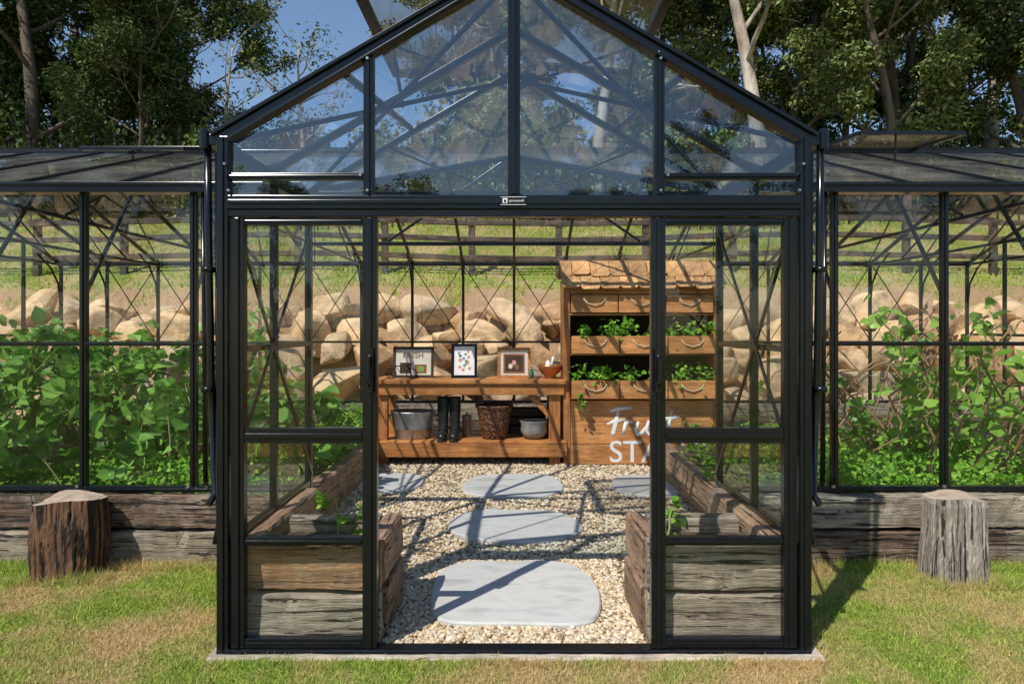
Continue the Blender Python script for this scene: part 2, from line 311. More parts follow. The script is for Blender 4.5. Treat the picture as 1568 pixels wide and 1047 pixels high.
def blades(n_, x0, x1, y0, y1, h0, h1, w=0.0045):
    P = np.column_stack([rs.uniform(x0, x1, n_), rs.uniform(y0, y1, n_), np.zeros(n_)])
    keep = ~((np.abs(P[:, 0]) < 1.39) & (P[:, 1] > -0.09)); P = P[keep]; k = len(P)
    clump = 0.75 + 0.5 * np.sin(P[:, 0] * 9 + np.sin(P[:, 1] * 7) * 2) * np.sin(P[:, 1] * 11 + P[:, 0] * 3)
    D = rs.normal(size=(k, 3)) * 0.6; D[:, 2] = 1
    N = rdir(k, 0, 0.1)
    return P, D, N, rs.uniform(h0, h1, k) * (0.6 + 0.5 * clump), np.full(k, w) * rs.uniform(0.7, 1.4, k)
parts = [blades(200000, -4.6, 4.6, -0.55, 1.17, 0.012, 0.034, 0.005), blades(60000, -8, 8, -3.2, -0.5, 0.015, 0.04, 0.008),
         blades(3500, -1.5, 1.5, -0.17, -0.09, 0.02, 0.05), blades(6000, -4.6, -1.40, 1.02, 1.16, 0.03, 0.09), blades(6000, 1.40, 4.6, 1.02, 1.16, 0.03, 0.09),
         blades(1500, -2.95, -2.4, 0.78, 0.95, 0.03, 0.09), blades(1500, 2.4, 2.9, 0.72, 0.9, 0.03, 0.09), blades(900, -1.5, -1.39, 0, 1.1, 0.03, 0.08), blades(900, 1.39, 1.5, 0, 1.1, 0.03, 0.08),
         blades(20000, 4.6, 9, -0.5, 6, 0.02, 0.05, 0.01), blades(20000, -9, -4.6, -0.5, 1.1, 0.02, 0.05, 0.01)]
P, D, N, S, W = [np.concatenate(a) for a in zip(*parts)]
V, F = scat(BL_V, BL_F, P, D, N, S, W); np_mesh('lawn_grass', V, F, ['blade'])
k = 50000; xx = rs.uniform(-14, 14, k); yy = rs.uniform(9.8, 16.5, k)
P = np.column_stack([xx, yy, [gz(a, b) for a, b in zip(xx, yy)]]); D = rs.normal(size=(k, 3)) * 0.5; D[:, 2] = 1
V, F = scat(BL_V, BL_F, P, D, rdir(k, 0, 0.1), rs.uniform(0.03, 0.10, k), rs.uniform(0.02, 0.04, k)); np_mesh('hill_grass', V, F, ['hblade'])

# ------------------------------------------------------------------ greenhouse
GH = empty('greenhouse')
EZ = 2.37; RZ = 3.15; PX = 1.335; WY = 1.29; WB = 6.45; WR = (WY + WB) / 2; WRZ = 3.28; WX = 6.37
sl = (WRZ - EZ) / (WR - WY)
VY = WY + (RZ - EZ) / sl
f = MB()
def vpost(x, y, z0, z1, w=0.05, d=0.05, rib=True):
    f.box((x - w / 2, y - d / 2, z0), (x + w / 2, y + d / 2, z1))
    if rib: f.box((x - w * 0.16, y - d / 2 - 0.010, z0 + 0.002), (x + w * 0.16, y - d / 2 + 0.004, z1 - 0.002))
def hbar(x0, x1, y, z0, z1, d=0.044, rib=True):
    f.box((x0, y - d / 2, z0), (x1, y + d / 2, z1))
    if rib: zc = (z0 + z1) / 2; t = (z1 - z0) * 0.16; f.box((x0 + 0.003, y - d / 2 - 0.008, zc - t), (x1 - 0.003, y - d / 2 + 0.004, zc + t))
for s in (-1, 1):
    vpost(s * PX, 0, 0.0, EZ, 0.052, 0.06)
    vpost(s * 1.268, 0.0, 0.028, 2.0, 0.06, 0.046)
    vpost(s * 0.662, 0.0, 0.028, 2.0, 0.066, 0.046)
    a, b = sorted((s * 1.237, s * 0.696))
    hbar(a, b, 0.0, 1.965, 2.0, 0.040); hbar(a, b, 0.0, 0.965, 1.035, 0.042); hbar(a, b, 0.0, 0.495, 0.535, 0.036); hbar(a, b, 0.0, 0.028, 0.07, 0.040)
    vpost(s * 0.668, 0.0, 2.102, RZ - (0.668) * 0.584, 0.046, 0.044)
    a, b = sorted((s * 1.308, s * 0.692)); hbar(a, b, 0.0, 2.175, 2.205, 0.038)
hbar(-1.36, 1.36, 0, -0.01, 0.026, 0.07); hbar(-1.308, 1.308, 0, 2.003, 2.036, 0.058, False); hbar(-1.308, 1.308, 0, 2.038, 2.1, 0.07)
vpost(0, 0, 2.102, RZ - 0.02, 0.056, 0.05)
for y in (0.0, 0.65, 1.29):
    for s in (-1, 1):
        w = 0.046 if y == 0 else 0.034
        f.beam((s * (PX + 0.03), y, EZ - 0.02), (0, y, RZ), w + 0.012, w, 0)
        if y == 0:
            f.beam((s * (PX + 0.05), y - 0.02, EZ + 0.006), (0, y - 0.02, RZ + 0.033), 0.05, 0.018, 0)
            f.beam((s * (PX - 0.02), y - 0.034, EZ - 0.02), (0, y - 0.034, RZ - 0.012), 0.014, 0.012, 0)
f.beam((0, -0.02, RZ + 0.012), (0, VY, RZ + 0.012), 0.055, 0.05)
for s in (-1, 1):
    f.beam((s * PX, WY, EZ), (0, VY, RZ), 0.045, 0.045)
    f.beam((s * (PX + 0.05), -0.03, EZ - 0.015), (s * (PX + 0.05), WY - 0.03, EZ - 0.015), 0.06, 0.05)
    f.tube([(s * (PX + 0.082), -0.025, EZ - 0.06), (s * (PX + 0.082), -0.025, EZ + 0.02), (s * (PX + 0.082), -0.025, EZ + 0.035)], [0.022, 0.024, 0.012], 12)
    for z, t in ((0.49, 0.04), (1.39, 0.03), (2.30, 0.05)): f.beam((s * PX, 0.03, z), (s * PX, WY - 0.025, z), 0.036, t)
    f.box((s * PX - 0.02, 0.63, 0.5), (s * PX + 0.02, 0.668, EZ - 0.05))
    f.beam((s * (PX - 0.03), 0.05, 2.0), (s * (PX - 0.03), WY - 0.03, 0.55), 0.012, 0.026)
    f.beam((s * (PX - 0.042), 0.05, 0.9), (s * (PX - 0.042), WY - 0.03, 2.2), 0.011, 0.024)
    xsb = [PX, 2.08, 2.795, 3.51, 4.225, 4.94, 5.655, WX]
    for x in xsb: vpost(s * x, WY, 0.45, EZ - 0.006, 0.042, 0.042)
    a, b = sorted((s * (PX + 0.02), s * WX))
    hbar(a, b, WY, 1.375, 1.402, 0.034); hbar(a, b, WY, 0.43, 0.468, 0.055)
    vpost(s * (2.08 - 0.075), WY + 0.005, 0.46, EZ - 0.01, 0.02, 0.03, False)
    f.box((a, WY - 0.085, EZ - 0.012), (b, WY + 0.012, EZ + 0.045)); f.box((a, WY - 0.095, EZ + 0.030), (b, WY - 0.083, EZ + 0.052))
    for y in np.linspace(WY, WB, 8)[1:-1]: f.box((s * WX - 0.019, y - 0.019, 0.45), (s * WX + 0.019, y + 0.019, EZ + sl * (min(y - WY, WB - y))))
    for z in (0.45, 1.39, EZ): f.beam((s * WX, WY + 0.02, z), (s * WX, WB - 0.02, z), 0.034, 0.034)
bx = [i * 0.715 for i in range(-8, 9)] + [-WX, WX]
for x in bx: f.box((x - 0.019, WB - 0.019, 0.45), (x + 0.019, WB + 0.019, EZ))
hbar(-WX, WX, WB, 1.27, 1.30, 0.034, False); hbar(-WX, WX, WB, 0.43, 0.468, 0.05, False); hbar(-WX, WX, WB, EZ - 0.02, EZ + 0.05, 0.055, False)
for x in bx[:-3]:
    f.beam((x + 0.02, WB - 0.028, 1.31), (x + 0.695, WB - 0.028, EZ - 0.03), 0.011, 0.014, 0, (0, 1, 0))
    f.beam((x + 0.695, WB - 0.041, 1.31), (x + 0.02, WB - 0.041, EZ - 0.03), 0.012, 0.015, 0, (0, 1, 0))
f.beam((-WX, WR, WRZ), (WX, WR, WRZ), 0.06, 0.06)
rx = sorted(set([round(s * x, 3) for s in (-1, 1) for x in xsb] + [0.0, 0.715, -0.715]))
for x in rx:
    ys0 = WY if abs(x) >= PX - 0.001 else VY - abs(x) / PX * (VY - WY)
    f.beam((x, ys0, EZ + (ys0 - WY) * sl), (x, WR, WRZ - 0.005), 0.034, 0.042)
for x in bx:
    pts = [(x, WB - 0.02, 1.85), (x, WB - 0.06, 2.1), (x, WB - 0.22, EZ - 0.06), (x, WB - 0.5, EZ + 0.11)]
    f.tube(pts, 0.014, 6); f.beam((x, WB, EZ + 0.01), (x, WR, WRZ), 0.036, 0.04)
for s in (-1, 1):
    for i in range(1, len(xsb) - 1):
        a, b = xsb[i], xsb[i + 1]
        f.beam((s * a, WY + 0.03, EZ - 0.04), (s * b, WR - 0.1, WRZ - 0.08), 0.014, 0.02)
        f.beam((s * b, WB - 0.03, EZ - 0.04), (s * a, WR + 0.1, WRZ - 0.08), 0.014, 0.02)
        f.beam((s * a, WY + 0.02, 1.72), (s * a, WY + 0.62, EZ + 0.6 * sl - 0.02), 0.016, 0.03)
    for x in (2.08, 3.51, 4.94):
        f.beam((s * x, WY, EZ - 0.02), (s * x, WB, EZ - 0.02), 0.02, 0.03)
        f.beam((s * x, WY + 0.9, EZ), (s * x, WR, WRZ - 0.05), 0.014, 0.024); f.beam((s * x, WB - 0.9, EZ), (s * x, WR, WRZ - 0.06), 0.014, 0.024)
f.beam((-1.33, WY, EZ - 0.015), (1.33, WY, EZ - 0.015), 0.03, 0.045)
for s in (-1, 1):
    f.beam((s * 0.1, WY + 0.03, EZ), (s * 0.8, WY + 0.03, 2.66), 0.012, 0.026, 0, (0, 1, 0))
    f.beam((s * PX, 0.06, EZ), (s * 0.05, WY, RZ - 0.06), 0.016, 0.026)
    f.beam((s * PX, WY, EZ), (s * 0.05, 0.06, RZ - 0.06), 0.015, 0.025)
    f.beam((s * 1.3, WR, EZ), (s * 0.1, WR, WRZ - 0.08), 0.014, 0.026)
f.beam((-2.08, WR, EZ - 0.02), (2.08, WR, EZ - 0.02), 0.03, 0.04)
f.obj('frame', 'frame', GH, bevel=0.003)

g = MB()
for s in (-1, 1):
    a, b = sorted((s * 1.24, s * 0.694))
    g.poly([(a, 0.004, 0.53), (b, 0.004, 0.53), (b, 0.004, 0.97), (a, 0.004, 0.97)])
    g.poly([(a, 0.004, 0.065), (b, 0.004, 0.065), (b, 0.004, 0.5), (a, 0.004, 0.5)])
    g.poly([(a, 0.004, 1.03), (b, 0.004, 1.03), (b, 0.004, 1.97), (a, 0.004, 1.97)])
    x = s * PX
    g.poly([(x, 0.03, 0.5), (x, WY, 0.5), (x, WY, EZ - 0.08), (x, 0.03, EZ - 0.08)])
    for i in range(len(xsb) - 1):
        a, b = sorted((s * (xsb[i] + 0.018), s * (xsb[i + 1] - 0.018)))
        g.poly([(a, WY, 0.465), (b, WY, 0.465), (b, WY, 1.378), (a, WY, 1.378)]); g.poly([(a, WY, 1.40), (b, WY, 1.40), (b, WY, EZ), (a, WY, EZ)])
    x = s * WX; g.poly([(x, WY, 0.46), (x, WB, 0.46), (x, WB, EZ), (x, WR, WRZ), (x, WY, EZ)])
g.poly([(-WX, WB, 0.46), (WX, WB, 0.46), (WX, WB, EZ), (-WX, WB, EZ)])
g.obj('wall_glass', 'glass', GH)
g = MB(); zt = lambda x: RZ - abs(x) * (RZ - EZ) / PX - 0.02
for s in (-1, 1):
    pts = [(s * 0.026, 2.1), (s * 0.65, 2.1), (s * 0.65, zt(0.65)), (s * 0.026, zt(0.026))]; g.poly([(a, 0.004, b) for a, b in pts])
    pts = [(s * 0.69, 2.2), (s * 1.31, 2.2), (s * 1.31, zt(1.31)), (s * 0.69, zt(0.69))]; g.poly([(a, 0.004, b) for a, b in pts])
    pts = [(s * 0.69, 2.1), (s * 1.31, 2.1), (s * 1.31, 2.178), (s * 0.69, 2.178)]; g.poly([(a, 0.004, b) for a, b in pts])
g.obj('gable_glass', 'glass_g', GH)
g = MB()
for s in (-1, 1):
    g.poly([(s * PX, 0.0, EZ), (s * PX, WY, EZ), (0, VY, RZ), (0, 0, RZ)])
    g.poly([(s * PX, WY, EZ), (s * WX, WY, EZ), (s * WX, WR, WRZ), (0, WR, WRZ), (0, VY, RZ)])
g.poly([(-WX, WR, WRZ), (WX, WR, WRZ), (WX, WB, EZ), (-WX, WB, EZ)])
g.obj('roof_glass', 'glass_r', GH)
def vent(name, c, t=0.04):
    q = MB(); k = 4
    for i in range(4): q.beam(c[i], c[(i + 1) % 4], t, t - 0.002 if i % 2 else t - 0.006, 0)
    q.poly(c, 1); return q.obj(name, ['frame', 'glass_v'], GH, bevel=0.002)
for s, nm in ((-1, 'roof_vent_a'), (1, 'roof_vent_b')):
    vent(nm, [(s * 0.11, 0.3, RZ + 0.11), (s * 0.79, 0.3, RZ + 0.05), (s * 0.79, 1.45, RZ + 0.05), (s * 0.11, 1.45, RZ + 0.11)], 0.05)
    zz = WRZ - 0.16 if s < 0 else WRZ - 0.02; xa, xb = (3.0, 3.95) if s < 0 else (3.15, 4.1)
    vent(nm + '_wing', [(s * xa, WR, WRZ + 0.05), (s * xb, WR, WRZ + 0.05), (s * xb, WR - 0.8, zz), (s * xa, WR - 0.8, zz)])
    q = MB(); q.beam((s * 0.66, 0.9, 2.8), (s * 0.72, 0.9, RZ + 0.03), 0.02, 0.02); q.beam((s * 0.2, 0.9, 2.98), (s * 0.74, 0.9, RZ + 0.02), 0.016, 0.016)
    q.beam((s * 0.80, 0.06, 2.69), (s * 0.66, 1.24, 2.77), 0.024, 0.03)
    q.beam((s * 3.5, WR - 0.75, 3.0), (s * 3.5, WR - 0.76, zz), 0.014, 0.014)
    q.obj(nm + '_strut', 'frame', GH)
q = MB(); q.box((-0.062, -0.052, 2.052), (0.055, -0.044, 2.088), 0)
q.box((-0.052, -0.0535, 2.06), (-0.03, -0.0522, 2.082), 1); q.box((-0.0465, -0.0545, 2.064), (-0.0355, -0.0537, 2.075), 0)
for a, b in (((-0.062, 2.0515), (0.055, 2.0535)), ((-0.062, 2.0865), (0.055, 2.0885))): q.box((a[0], -0.0535, a[1]), (b[0], -0.0515, b[1]), 1)
q.obj('name_plate', ['frame', 'white'], GH)
def text(name, body, loc, size, mat, parent, shear=0, ext=0.0008, align='LEFT', offset=0.0):
    c = bpy.data.curves.new(name, 'FONT'); c.body = body; c.size = size; c.extrude = ext; c.shear = shear; c.align_x = align; c.offset = offset
    o = bpy.data.objects.new(name, c); o.location = loc; o.rotation_euler = (R(90), 0, 0); c.materials.append(M[mat]); COL.objects.link(o); o.parent = parent; return o
text('plate_lettering', 'sproutwell', (-0.024, -0.0535, 2.066), 0.016, 'white', GH)
q = MB()
for s in (-1, 1):
    x = s * 0.655
    q.box((x - 0.014, -0.055, 1.2), (x + 0.014, -0.034, 1.4)); q.tube([(x, -0.045, 1.23), (x, -0.085, 1.25), (x, -0.085, 1.35), (x, -0.045, 1.37)], 0.008, 8)
q.obj('door_handles', 'frame', GH, smooth=False, bevel=0.003)
q = MB()
for s in (-1, 1):
    x = s * 1.41
    q.tube([(x, -0.01, EZ + 0.02), (x, 0.0, 1.9), (x + s * -0.005, 0.02, 1.2), (x - s * 0.01, 0.05, 0.72), (x + s * 0.0, 0.0, 0.68)], 0.017, 10)
    q.tube([(s * 1.378, 0.02, 2.3), (s * 1.378, 0.03, 0.58), (s * 1.378, -0.01, 0.5)], 0.011, 10)
    q.tube([(s * 2.0, WY - 0.05, EZ), (s * 1.99, WY - 0.04, 0.5)], 0.014, 8)
    for z in (1.75, 1.2): q.box((x - 0.022, -0.03, z), (x + 0.022, 0.03, z + 0.025))
q.obj('downpipes', 'frame', GH, smooth=True)
q = MB()
for s in (-1, 1):
    for (x, z) in ((0.668, 2.12), (1.30, 2.12), (0.70, 2.19), (1.318, 2.24), (0.668, 2.72)): q.tube([(s * x, -0.03, z), (s * x, -0.048, z)], 0.006, 8)
    for x in xsb[:5]:
        q.box((s * x - 0.03, WY - 0.045, 0.462), (s * x - 0.012, WY - 0.03, 0.48))
q.obj('bolts', 'galv', GH)
q = MB(); q.sleeper((-1.385, -0.025, -0.026), (1.40, -0.025, -0.026), 0.13, 0.075, 0, 0.004); q.obj('base_sill', 'sill', GH)

# ------------------------------------------------------------------ sleepers
def sleepers(name, items, mats):
    q = MB()
    for it in items: q.sleeper(*it[:4], mi=it[4], jit=it[5] if len(it) > 5 else 0.006)
    return q.obj(name, mats, smooth=False, bevel=0)
mats = ['slp_br', 'slp_gr', 'slp_dk', 'slp_y']
sleepers('timber_sleeper_wall', [((-3.05, 1.24, 0.325), (-1.42, 1.23, 0.315), 0.13, 0.2, 2, 0.012), ((-6.5, 1.25, 0.32), (-3.06, 1.24, 0.32), 0.13, 0.2, 2, 0.012),
    ((-4.3, 1.22, 0.105), (-1.42, 1.22, 0.10), 0.14, 0.205, 1, 0.012), ((-6.5, 1.23, 0.105), (-4.31, 1.22, 0.105), 0.14, 0.205, 1, 0.012)], mats)
sleepers('timber_sleeper_wall', [((1.42, 1.23, 0.325), (4.0, 1.24, 0.325), 0.13, 0.2, 1, 0.011), ((4.01, 1.24, 0.325), (6.5, 1.24, 0.325), 0.13, 0.2, 2, 0.011),
    ((1.42, 1.22, 0.105), (3.1, 1.22, 0.105), 0.14, 0.205, 2, 0.011), ((3.11, 1.22, 0.105), (6.5, 1.22, 0.105), 0.14, 0.205, 1, 0.011)], mats)
for s in (-1, 1):
    it = []
    a, b = sorted((s * 1.30, s * 0.63))
    it.append(((a, 0.10, 0.372), (b, 0.10, 0.372), 0.1, 0.22, 0 if s < 0 else 1, 0.008)); it.append(((a, 0.095, 0.13), (b, 0.095, 0.13), 0.1, 0.23, 1, 0.008))
    it.append(((s * 0.665, 0.152, 0.375), (s * 0.655, 0.60, 0.375), 0.09, 0.225, 3, 0.008)); it.append(((s * 0.66, 0.152, 0.128), (s * 0.655, 0.60, 0.128), 0.095, 0.24, 3, 0.008))
    a, b = sorted((s * 1.20, s * 0.72)); it.append(((a, 0.55, 0.37), (b, 0.55, 0.37), 0.09, 0.22, 1, 0.006)); it.append(((a, 0.55, 0.13), (b, 0.55, 0.13), 0.09, 0.235, 2, 0.006))
    it.append(((s * 1.29, 0.152, 0.38), (s * 1.29, 1.17, 0.38), 0.12, 0.2, 3, 0.006)); it.append(((s * 1.345, 0.152, 0.14), (s * 1.345, 1.14, 0.14), 0.1, 0.27, 3, 0.006))
    sleepers('porch_planter_box', it, mats)
    y1 = 6.35 if s < 0 else 3.85
    sleepers('raised_garden_bed', [((s * 1.52, 1.33, 0.215), (s * 1.52, y1, 0.215), 0.12, 0.19, 3), ((s * 1.52, 1.33, 0.055), (s * 1.52, y1, 0.055), 0.12, 0.12, 3)], mats)
q = MB(); q.sleeper((-6.4, 6.47, 0.3), (6.4, 6.47, 0.3), 0.12, 0.24, 1); q.sleeper((-6.4, 6.47, 0.08), (6.4, 6.47, 0.08), 0.12, 0.2, 2)
q.obj('timber_sleeper_wall', ['slp_gr', 'slp_gr', 'slp_dk'])
q = MB()
for s in (-1, 1):
    a, b = sorted((s * 1.3, s * 0.7)); q.box((a, 0.14, 0.0), (b, 0.52, 0.40))
q.box((-6.35, 1.32, 0.0), (-1.56, 6.4, 0.27)); q.box((1.56, 1.32, 0.0), (6.35, 3.9, 0.265)); q.box((2.4, 3.901, 0.0), (6.35, 6.4, 0.26))
q.obj('garden_soil', 'soil')

def stump(name, cx, cy, w, h, mat, seed, square=0.6):
    rnd = random.Random(seed); nn = 72; q = MB(); rings = 16
    ph = [rnd.uniform(0, 6.28) for _ in range(6)]
    groove = [rnd.uniform(-0.06, 0.02) if rnd.random() < 0.4 else rnd.uniform(-0.008, 0.012) for _ in range(nn)]
    vs = []; fs = []
    for i in range(rings):
        t = i / (rings - 1)
        for j in range(nn):
            a = 2 * math.pi * j / nn; sq = 1 / max(abs(math.cos(a)), abs(math.sin(a)))
            r = w / 2 * ((1 - square) + square * min(sq, 1.25)) * (1 + 0.05 * math.sin(3 * a + ph[0]) + 0.03 * math.sin(7 * a + ph[1] + t) + groove[j] * (0.7 + 0.5 * math.sin(t * 5 + j)) + rnd.uniform(-0.016, 0.016))
            r *= (1.06 - 0.06 * t + 0.03 * math.sin(t * 7 + ph[4])) if i < rings - 1 else 0.96
            vs.append((cx + r * math.cos(a) + 0.01 * t, cy + r * 0.9 * math.sin(a), -0.03 + (h + 0.03) * t + (0.014 * math.sin(a * 2 + ph[3]) if i == rings - 1 else 0)))
    for i in range(rings - 1):
        for j in range(nn): fs.append((i * nn + j, i * nn + (j + 1) % nn, (i + 1) * nn + (j + 1) % nn, (i + 1) * nn + j))
    q.add(vs, fs, 0); q.add(vs[-nn:], [tuple(range(nn))], 1)
    return q.obj(name, [mat, 'cut'])
stump('tree_stump', -2.70, 1.0, 0.335, 0.46, 'stump_br', 3, 0.9)
stump('tree_stump', 2.62, 0.93, 0.29, 0.485, 'stump_gr', 9, 0.9)

# ------------------------------------------------------------------ gravel + slabs
q = MB(); q.poly([(-1.47, 0.03, 0.004), (1.47, 0.03, 0.004), (1.47, 6.4, 0.004), (-1.47, 6.4, 0.004)]); q.poly([(1.47, 3.9, 0.0045), (2.4, 3.9, 0.0045), (2.4, 6.4, 0.0045), (1.47, 6.4, 0.0045)])
q.obj('gravel_path', 'gravelbase')
ph = (1 + 5 ** 0.5) / 2
IV = np.array([(-1, ph, 0), (1, ph, 0), (-1, -ph, 0), (1, -ph, 0), (0, -1, ph), (0, 1, ph), (0, -1, -ph), (0, 1, -ph), (ph, 0, -1), (ph, 0, 1), (-ph, 0, -1), (-ph, 0, 1)]) / 1.9
IF = [(0, 11, 5), (0, 5, 1), (0, 1, 7), (0, 7, 10), (0, 10, 11), (1, 5, 9), (5, 11, 4), (11, 10, 2), (10, 7, 6), (7, 1, 8), (3, 9, 4), (3, 4, 2), (3, 2, 6), (3, 6, 8), (3, 8, 9), (4, 9, 5), (2, 4, 11), (6, 2, 10), (8, 6, 7), (9, 8, 1)]
def peb(n_, x0, x1, y0, y1, r0, r1):
    P = np.column_stack([rs.uniform(x0, x1, n_), rs.uniform(y0, y1, n_), rs.uniform(0.004, 0.014, n_)])
    return P, rs.normal(size=(n_, 3)) * [1, 1, 0.15], rs.normal(size=(n_, 3)) * [0.25, 0.25, 0.1] + [0, 0, 1], rs.uniform(r0, r1, n_)
pp = [peb(9000, -0.62, 0.62, 0.04, 1.2, 0.007, 0.0155), peb(3000, -1.25, 1.25, 0.6, 1.3, 0.008, 0.015), peb(10000, -1.46, 1.46, 1.2, 3.2, 0.009, 0.018), peb(7000, -1.46, 1.46, 3.2, 5.2, 0.010, 0.021)]
P, D, N, S = [np.concatenate(a) for a in zip(*pp)]
V, F = scat(IV * [1.0, 1.35, 0.7], IF, P, D, N, S, S * rs.uniform(0.7, 1.0, len(S)))
np_mesh('gravel_pebbles', V, F, ['pebble'], smooth=True)
def slab(outline):
    pts = []; k = len(outline)
    for i in range(k):
        p0, p1, p2, p3 = [np.array(outline[(i + j) % k]) for j in (-1, 0, 1, 2)]
        for t in np.linspace(0, 1, 7)[:-1]:
            pts.append(0.5 * ((2 * p1) + (-p0 + p2) * t + (2 * p0 - 5 * p1 + 4 * p2 - p3) * t * t + (-p0 + 3 * p1 - 3 * p2 + p3) * t ** 3) + rs.uniform(-0.003, 0.003, 2))
    c = np.mean(pts, axis=0); nn = len(pts); q = MB(); vs = []; fs = []
    for kk, z in ((1.0, 0.0), (1.0, 0.024), (0.982, 0.034)):
        for p_ in pts: r_ = c + (p_ - c) * kk; vs.append((r_[0], r_[1], z))
    for i in range(2):
        for j in range(nn): fs.append((i * nn + j, i * nn + (j + 1) % nn, (i + 1) * nn + (j + 1) % nn, (i + 1) * nn + j))
    fs.append(tuple(2 * nn + j for j in range(nn))); q.add(vs, fs); q.obj('stepping_stone', 'slab')
slab([(-0.42, 0.36), (-0.30, 0.25), (0.0, 0.24), (0.33, 0.235), (0.44, 0.36), (0.475, 0.66), (0.42, 0.96), (0.27, 1.13), (-0.02, 1.13), (-0.3, 1.12), (-0.44, 0.95), (-0.46, 0.62)])
slab([(-0.44, 1.75), (-0.2, 1.56), (0.1, 1.53), (0.33, 1.6), (0.50, 1.82), (0.45, 2.12), (0.28, 2.30), (-0.05, 2.33), (-0.2, 2.35), (-0.38, 2.24), (-0.49, 2.02)])
slab([(-0.42, 2.9), (-0.1, 2.76), (0.25, 2.8), (0.44, 3.02), (0.43, 3.4), (0.3, 3.62), (-0.05, 3.66), (-0.36, 3.56), (-0.47, 3.25)])
slab([(0.95, 2.95), (1.2, 2.8), (1.45, 2.85), (1.46, 3.2), (1.4, 3.55), (1.1, 3.6), (0.93, 3.35)])
slab([(-1.42, 3.05), (-1.15, 2.95), (-0.9, 3.1), (-0.88, 3.5), (-1.1, 3.7), (-1.42, 3.6)])

# ------------------------------------------------------------------ potting bench
BE = empty('potting_bench', (0, 0, 0)); Y0 = 4.15; Y1 = 4.85
q = MB()
for i in range(4): y = Y0 + i * 0.176; q.box((-1.53, y, 0.885), (0.58, y + 0.17, 0.925))
q.obj('top_boards', 'ben_x', BE, bevel=0.006)
q = MB(); q.box((-1.47, Y0 + 0.03, 0.765), (0.54, Y0 + 0.07, 0.883)); q.box((-1.47, Y1 - 0.08, 0.765), (0.54, Y1 - 0.04, 0.883)); q.obj('apron', 'ben_x', BE, bevel=0.005)
q = MB()
for x in (-1.43, 0.44):
    for y in (Y0 + 0.08, Y1 - 0.17): q.box((x - 0.06, y, 0.0), (x + 0.06, y + 0.1, 0.764))
    if x > 0: q.beam((x - 0.02, Y0 + 0.13, 0.5), (x - 0.26, Y0 + 0.13, 0.755), 0.06, 0.05, 0, (0, 1, 0))
q.obj('legs', 'ben_z', BE, bevel=0.006)
q = MB(); q.box((-1.5, Y0 + 0.02, 0.10), (0.57, Y0 + 0.075, 0.24)); q.box((-1.5, Y1 - 0.06, 0.10), (0.57, Y1 - 0.015, 0.24))
for i in range(4): y = Y0 + 0.02 + i * 0.165; q.box((-1.49, y, 0.242), (0.56, y + 0.158, 0.27))
q.obj('lower_shelf', 'ben_x', BE, bevel=0.005)

TZ = 0.926
def picture(name, cx, y, w, h, fmat, deco):
    E = empty(name, (cx, y, TZ)); E.rotation_euler = (R(-9), 0, 0)
    q = MB(); t = 0.03
    q.box((-w / 2, -0.012, 0), (-w / 2 + t, 0.012, h)); q.box((w / 2 - t, -0.012, 0), (w / 2, 0.012, h)); q.box((-w / 2 + t, -0.011, 0), (w / 2 - t, 0.011, t)); q.box((-w / 2 + t, -0.011, h - t), (w / 2 - t, 0.011, h))
    q.beam((0, 0.01, h * 0.75), (0, 0.12, 0.02), 0.04, 0.006); q.obj('moulding', fmat, E, bevel=0.003)
    q = MB(); q.box((-w / 2 + t - 0.003, -0.003, t - 0.003), (w / 2 - t + 0.003, 0.006, h - t + 0.003)); q.obj('backing_card', 'white' if deco == 'flower' else 'cream', E)
    q = MB()
    if deco == 'flower':
        for i in range(14):
            a = random.uniform(-0.07, 0.07); b = 0.09 + 0.016 * i; r_ = random.uniform(0.010, 0.02); mi = random.choice((0, 1, 2))
            q.poly([(a + r_ * math.cos(k * 0.7) * (1 + 0.3 * (k % 2)), -0.0045 - 0.0002 * i, b + r_ * math.sin(k * 0.7) * (1 + 0.3 * (k % 2))) for k in range(9)], mi)
    elif deco == 'fresh':
        q.box((-0.15, -0.005, 0.05), (-0.02, -0.0045, 0.17), 3); q.box((0.02, -0.005, 0.05), (0.15, -0.0045, 0.15), 5); q.box((0.05, -0.0056, 0.07), (0.12, -0.0051, 0.13), 2)
    else:
        q.box((-0.12, -0.005, 0.05), (0.12, -0.0042, 0.27), 5)
        q.box((-0.1, -0.0055, 0.07), (0.1, -0.0051, 0.25), 3)
        for a, b, mi in ((-0.04, 0.13, 4), (0.03, 0.12, 5), (0.0, 0.17, 1)): q.poly([(a + 0.025 * math.cos(k * 0.63), -0.0058 - mi * .0002, b + 0.03 * math.sin(k * 0.63)) for k in range(10)], mi)
    q.obj('print', ['blue', 'pink', 'vine', 'darkwood', 'cream', 'copper'], E)
    if deco == 'fresh':
        text('lettering', 'FRESH', (-0.12, -0.007, 0.225), 0.085, 'copper', E)
    return E
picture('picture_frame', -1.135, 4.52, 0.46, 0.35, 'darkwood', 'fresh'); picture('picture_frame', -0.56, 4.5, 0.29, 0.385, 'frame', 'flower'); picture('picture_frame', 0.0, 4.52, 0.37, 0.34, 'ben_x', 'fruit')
E = empty('bicycle_ornament', (-1.24, 4.3, TZ)); q = MB()
for cx in (-0.1, 0.12):
    q.tube([(cx + 0.055 * math.cos(a * 0.4488), 0, 0.062 + 0.055 * math.sin(a * 0.4488)) for a in range(15)], 0.005, 6)
    for a in range(6): q.tube([(cx, 0, 0.062), (cx + 0.055 * math.cos(a * 1.047), 0, 0.062 + 0.055 * math.sin(a * 1.047))], 0.0018, 4)
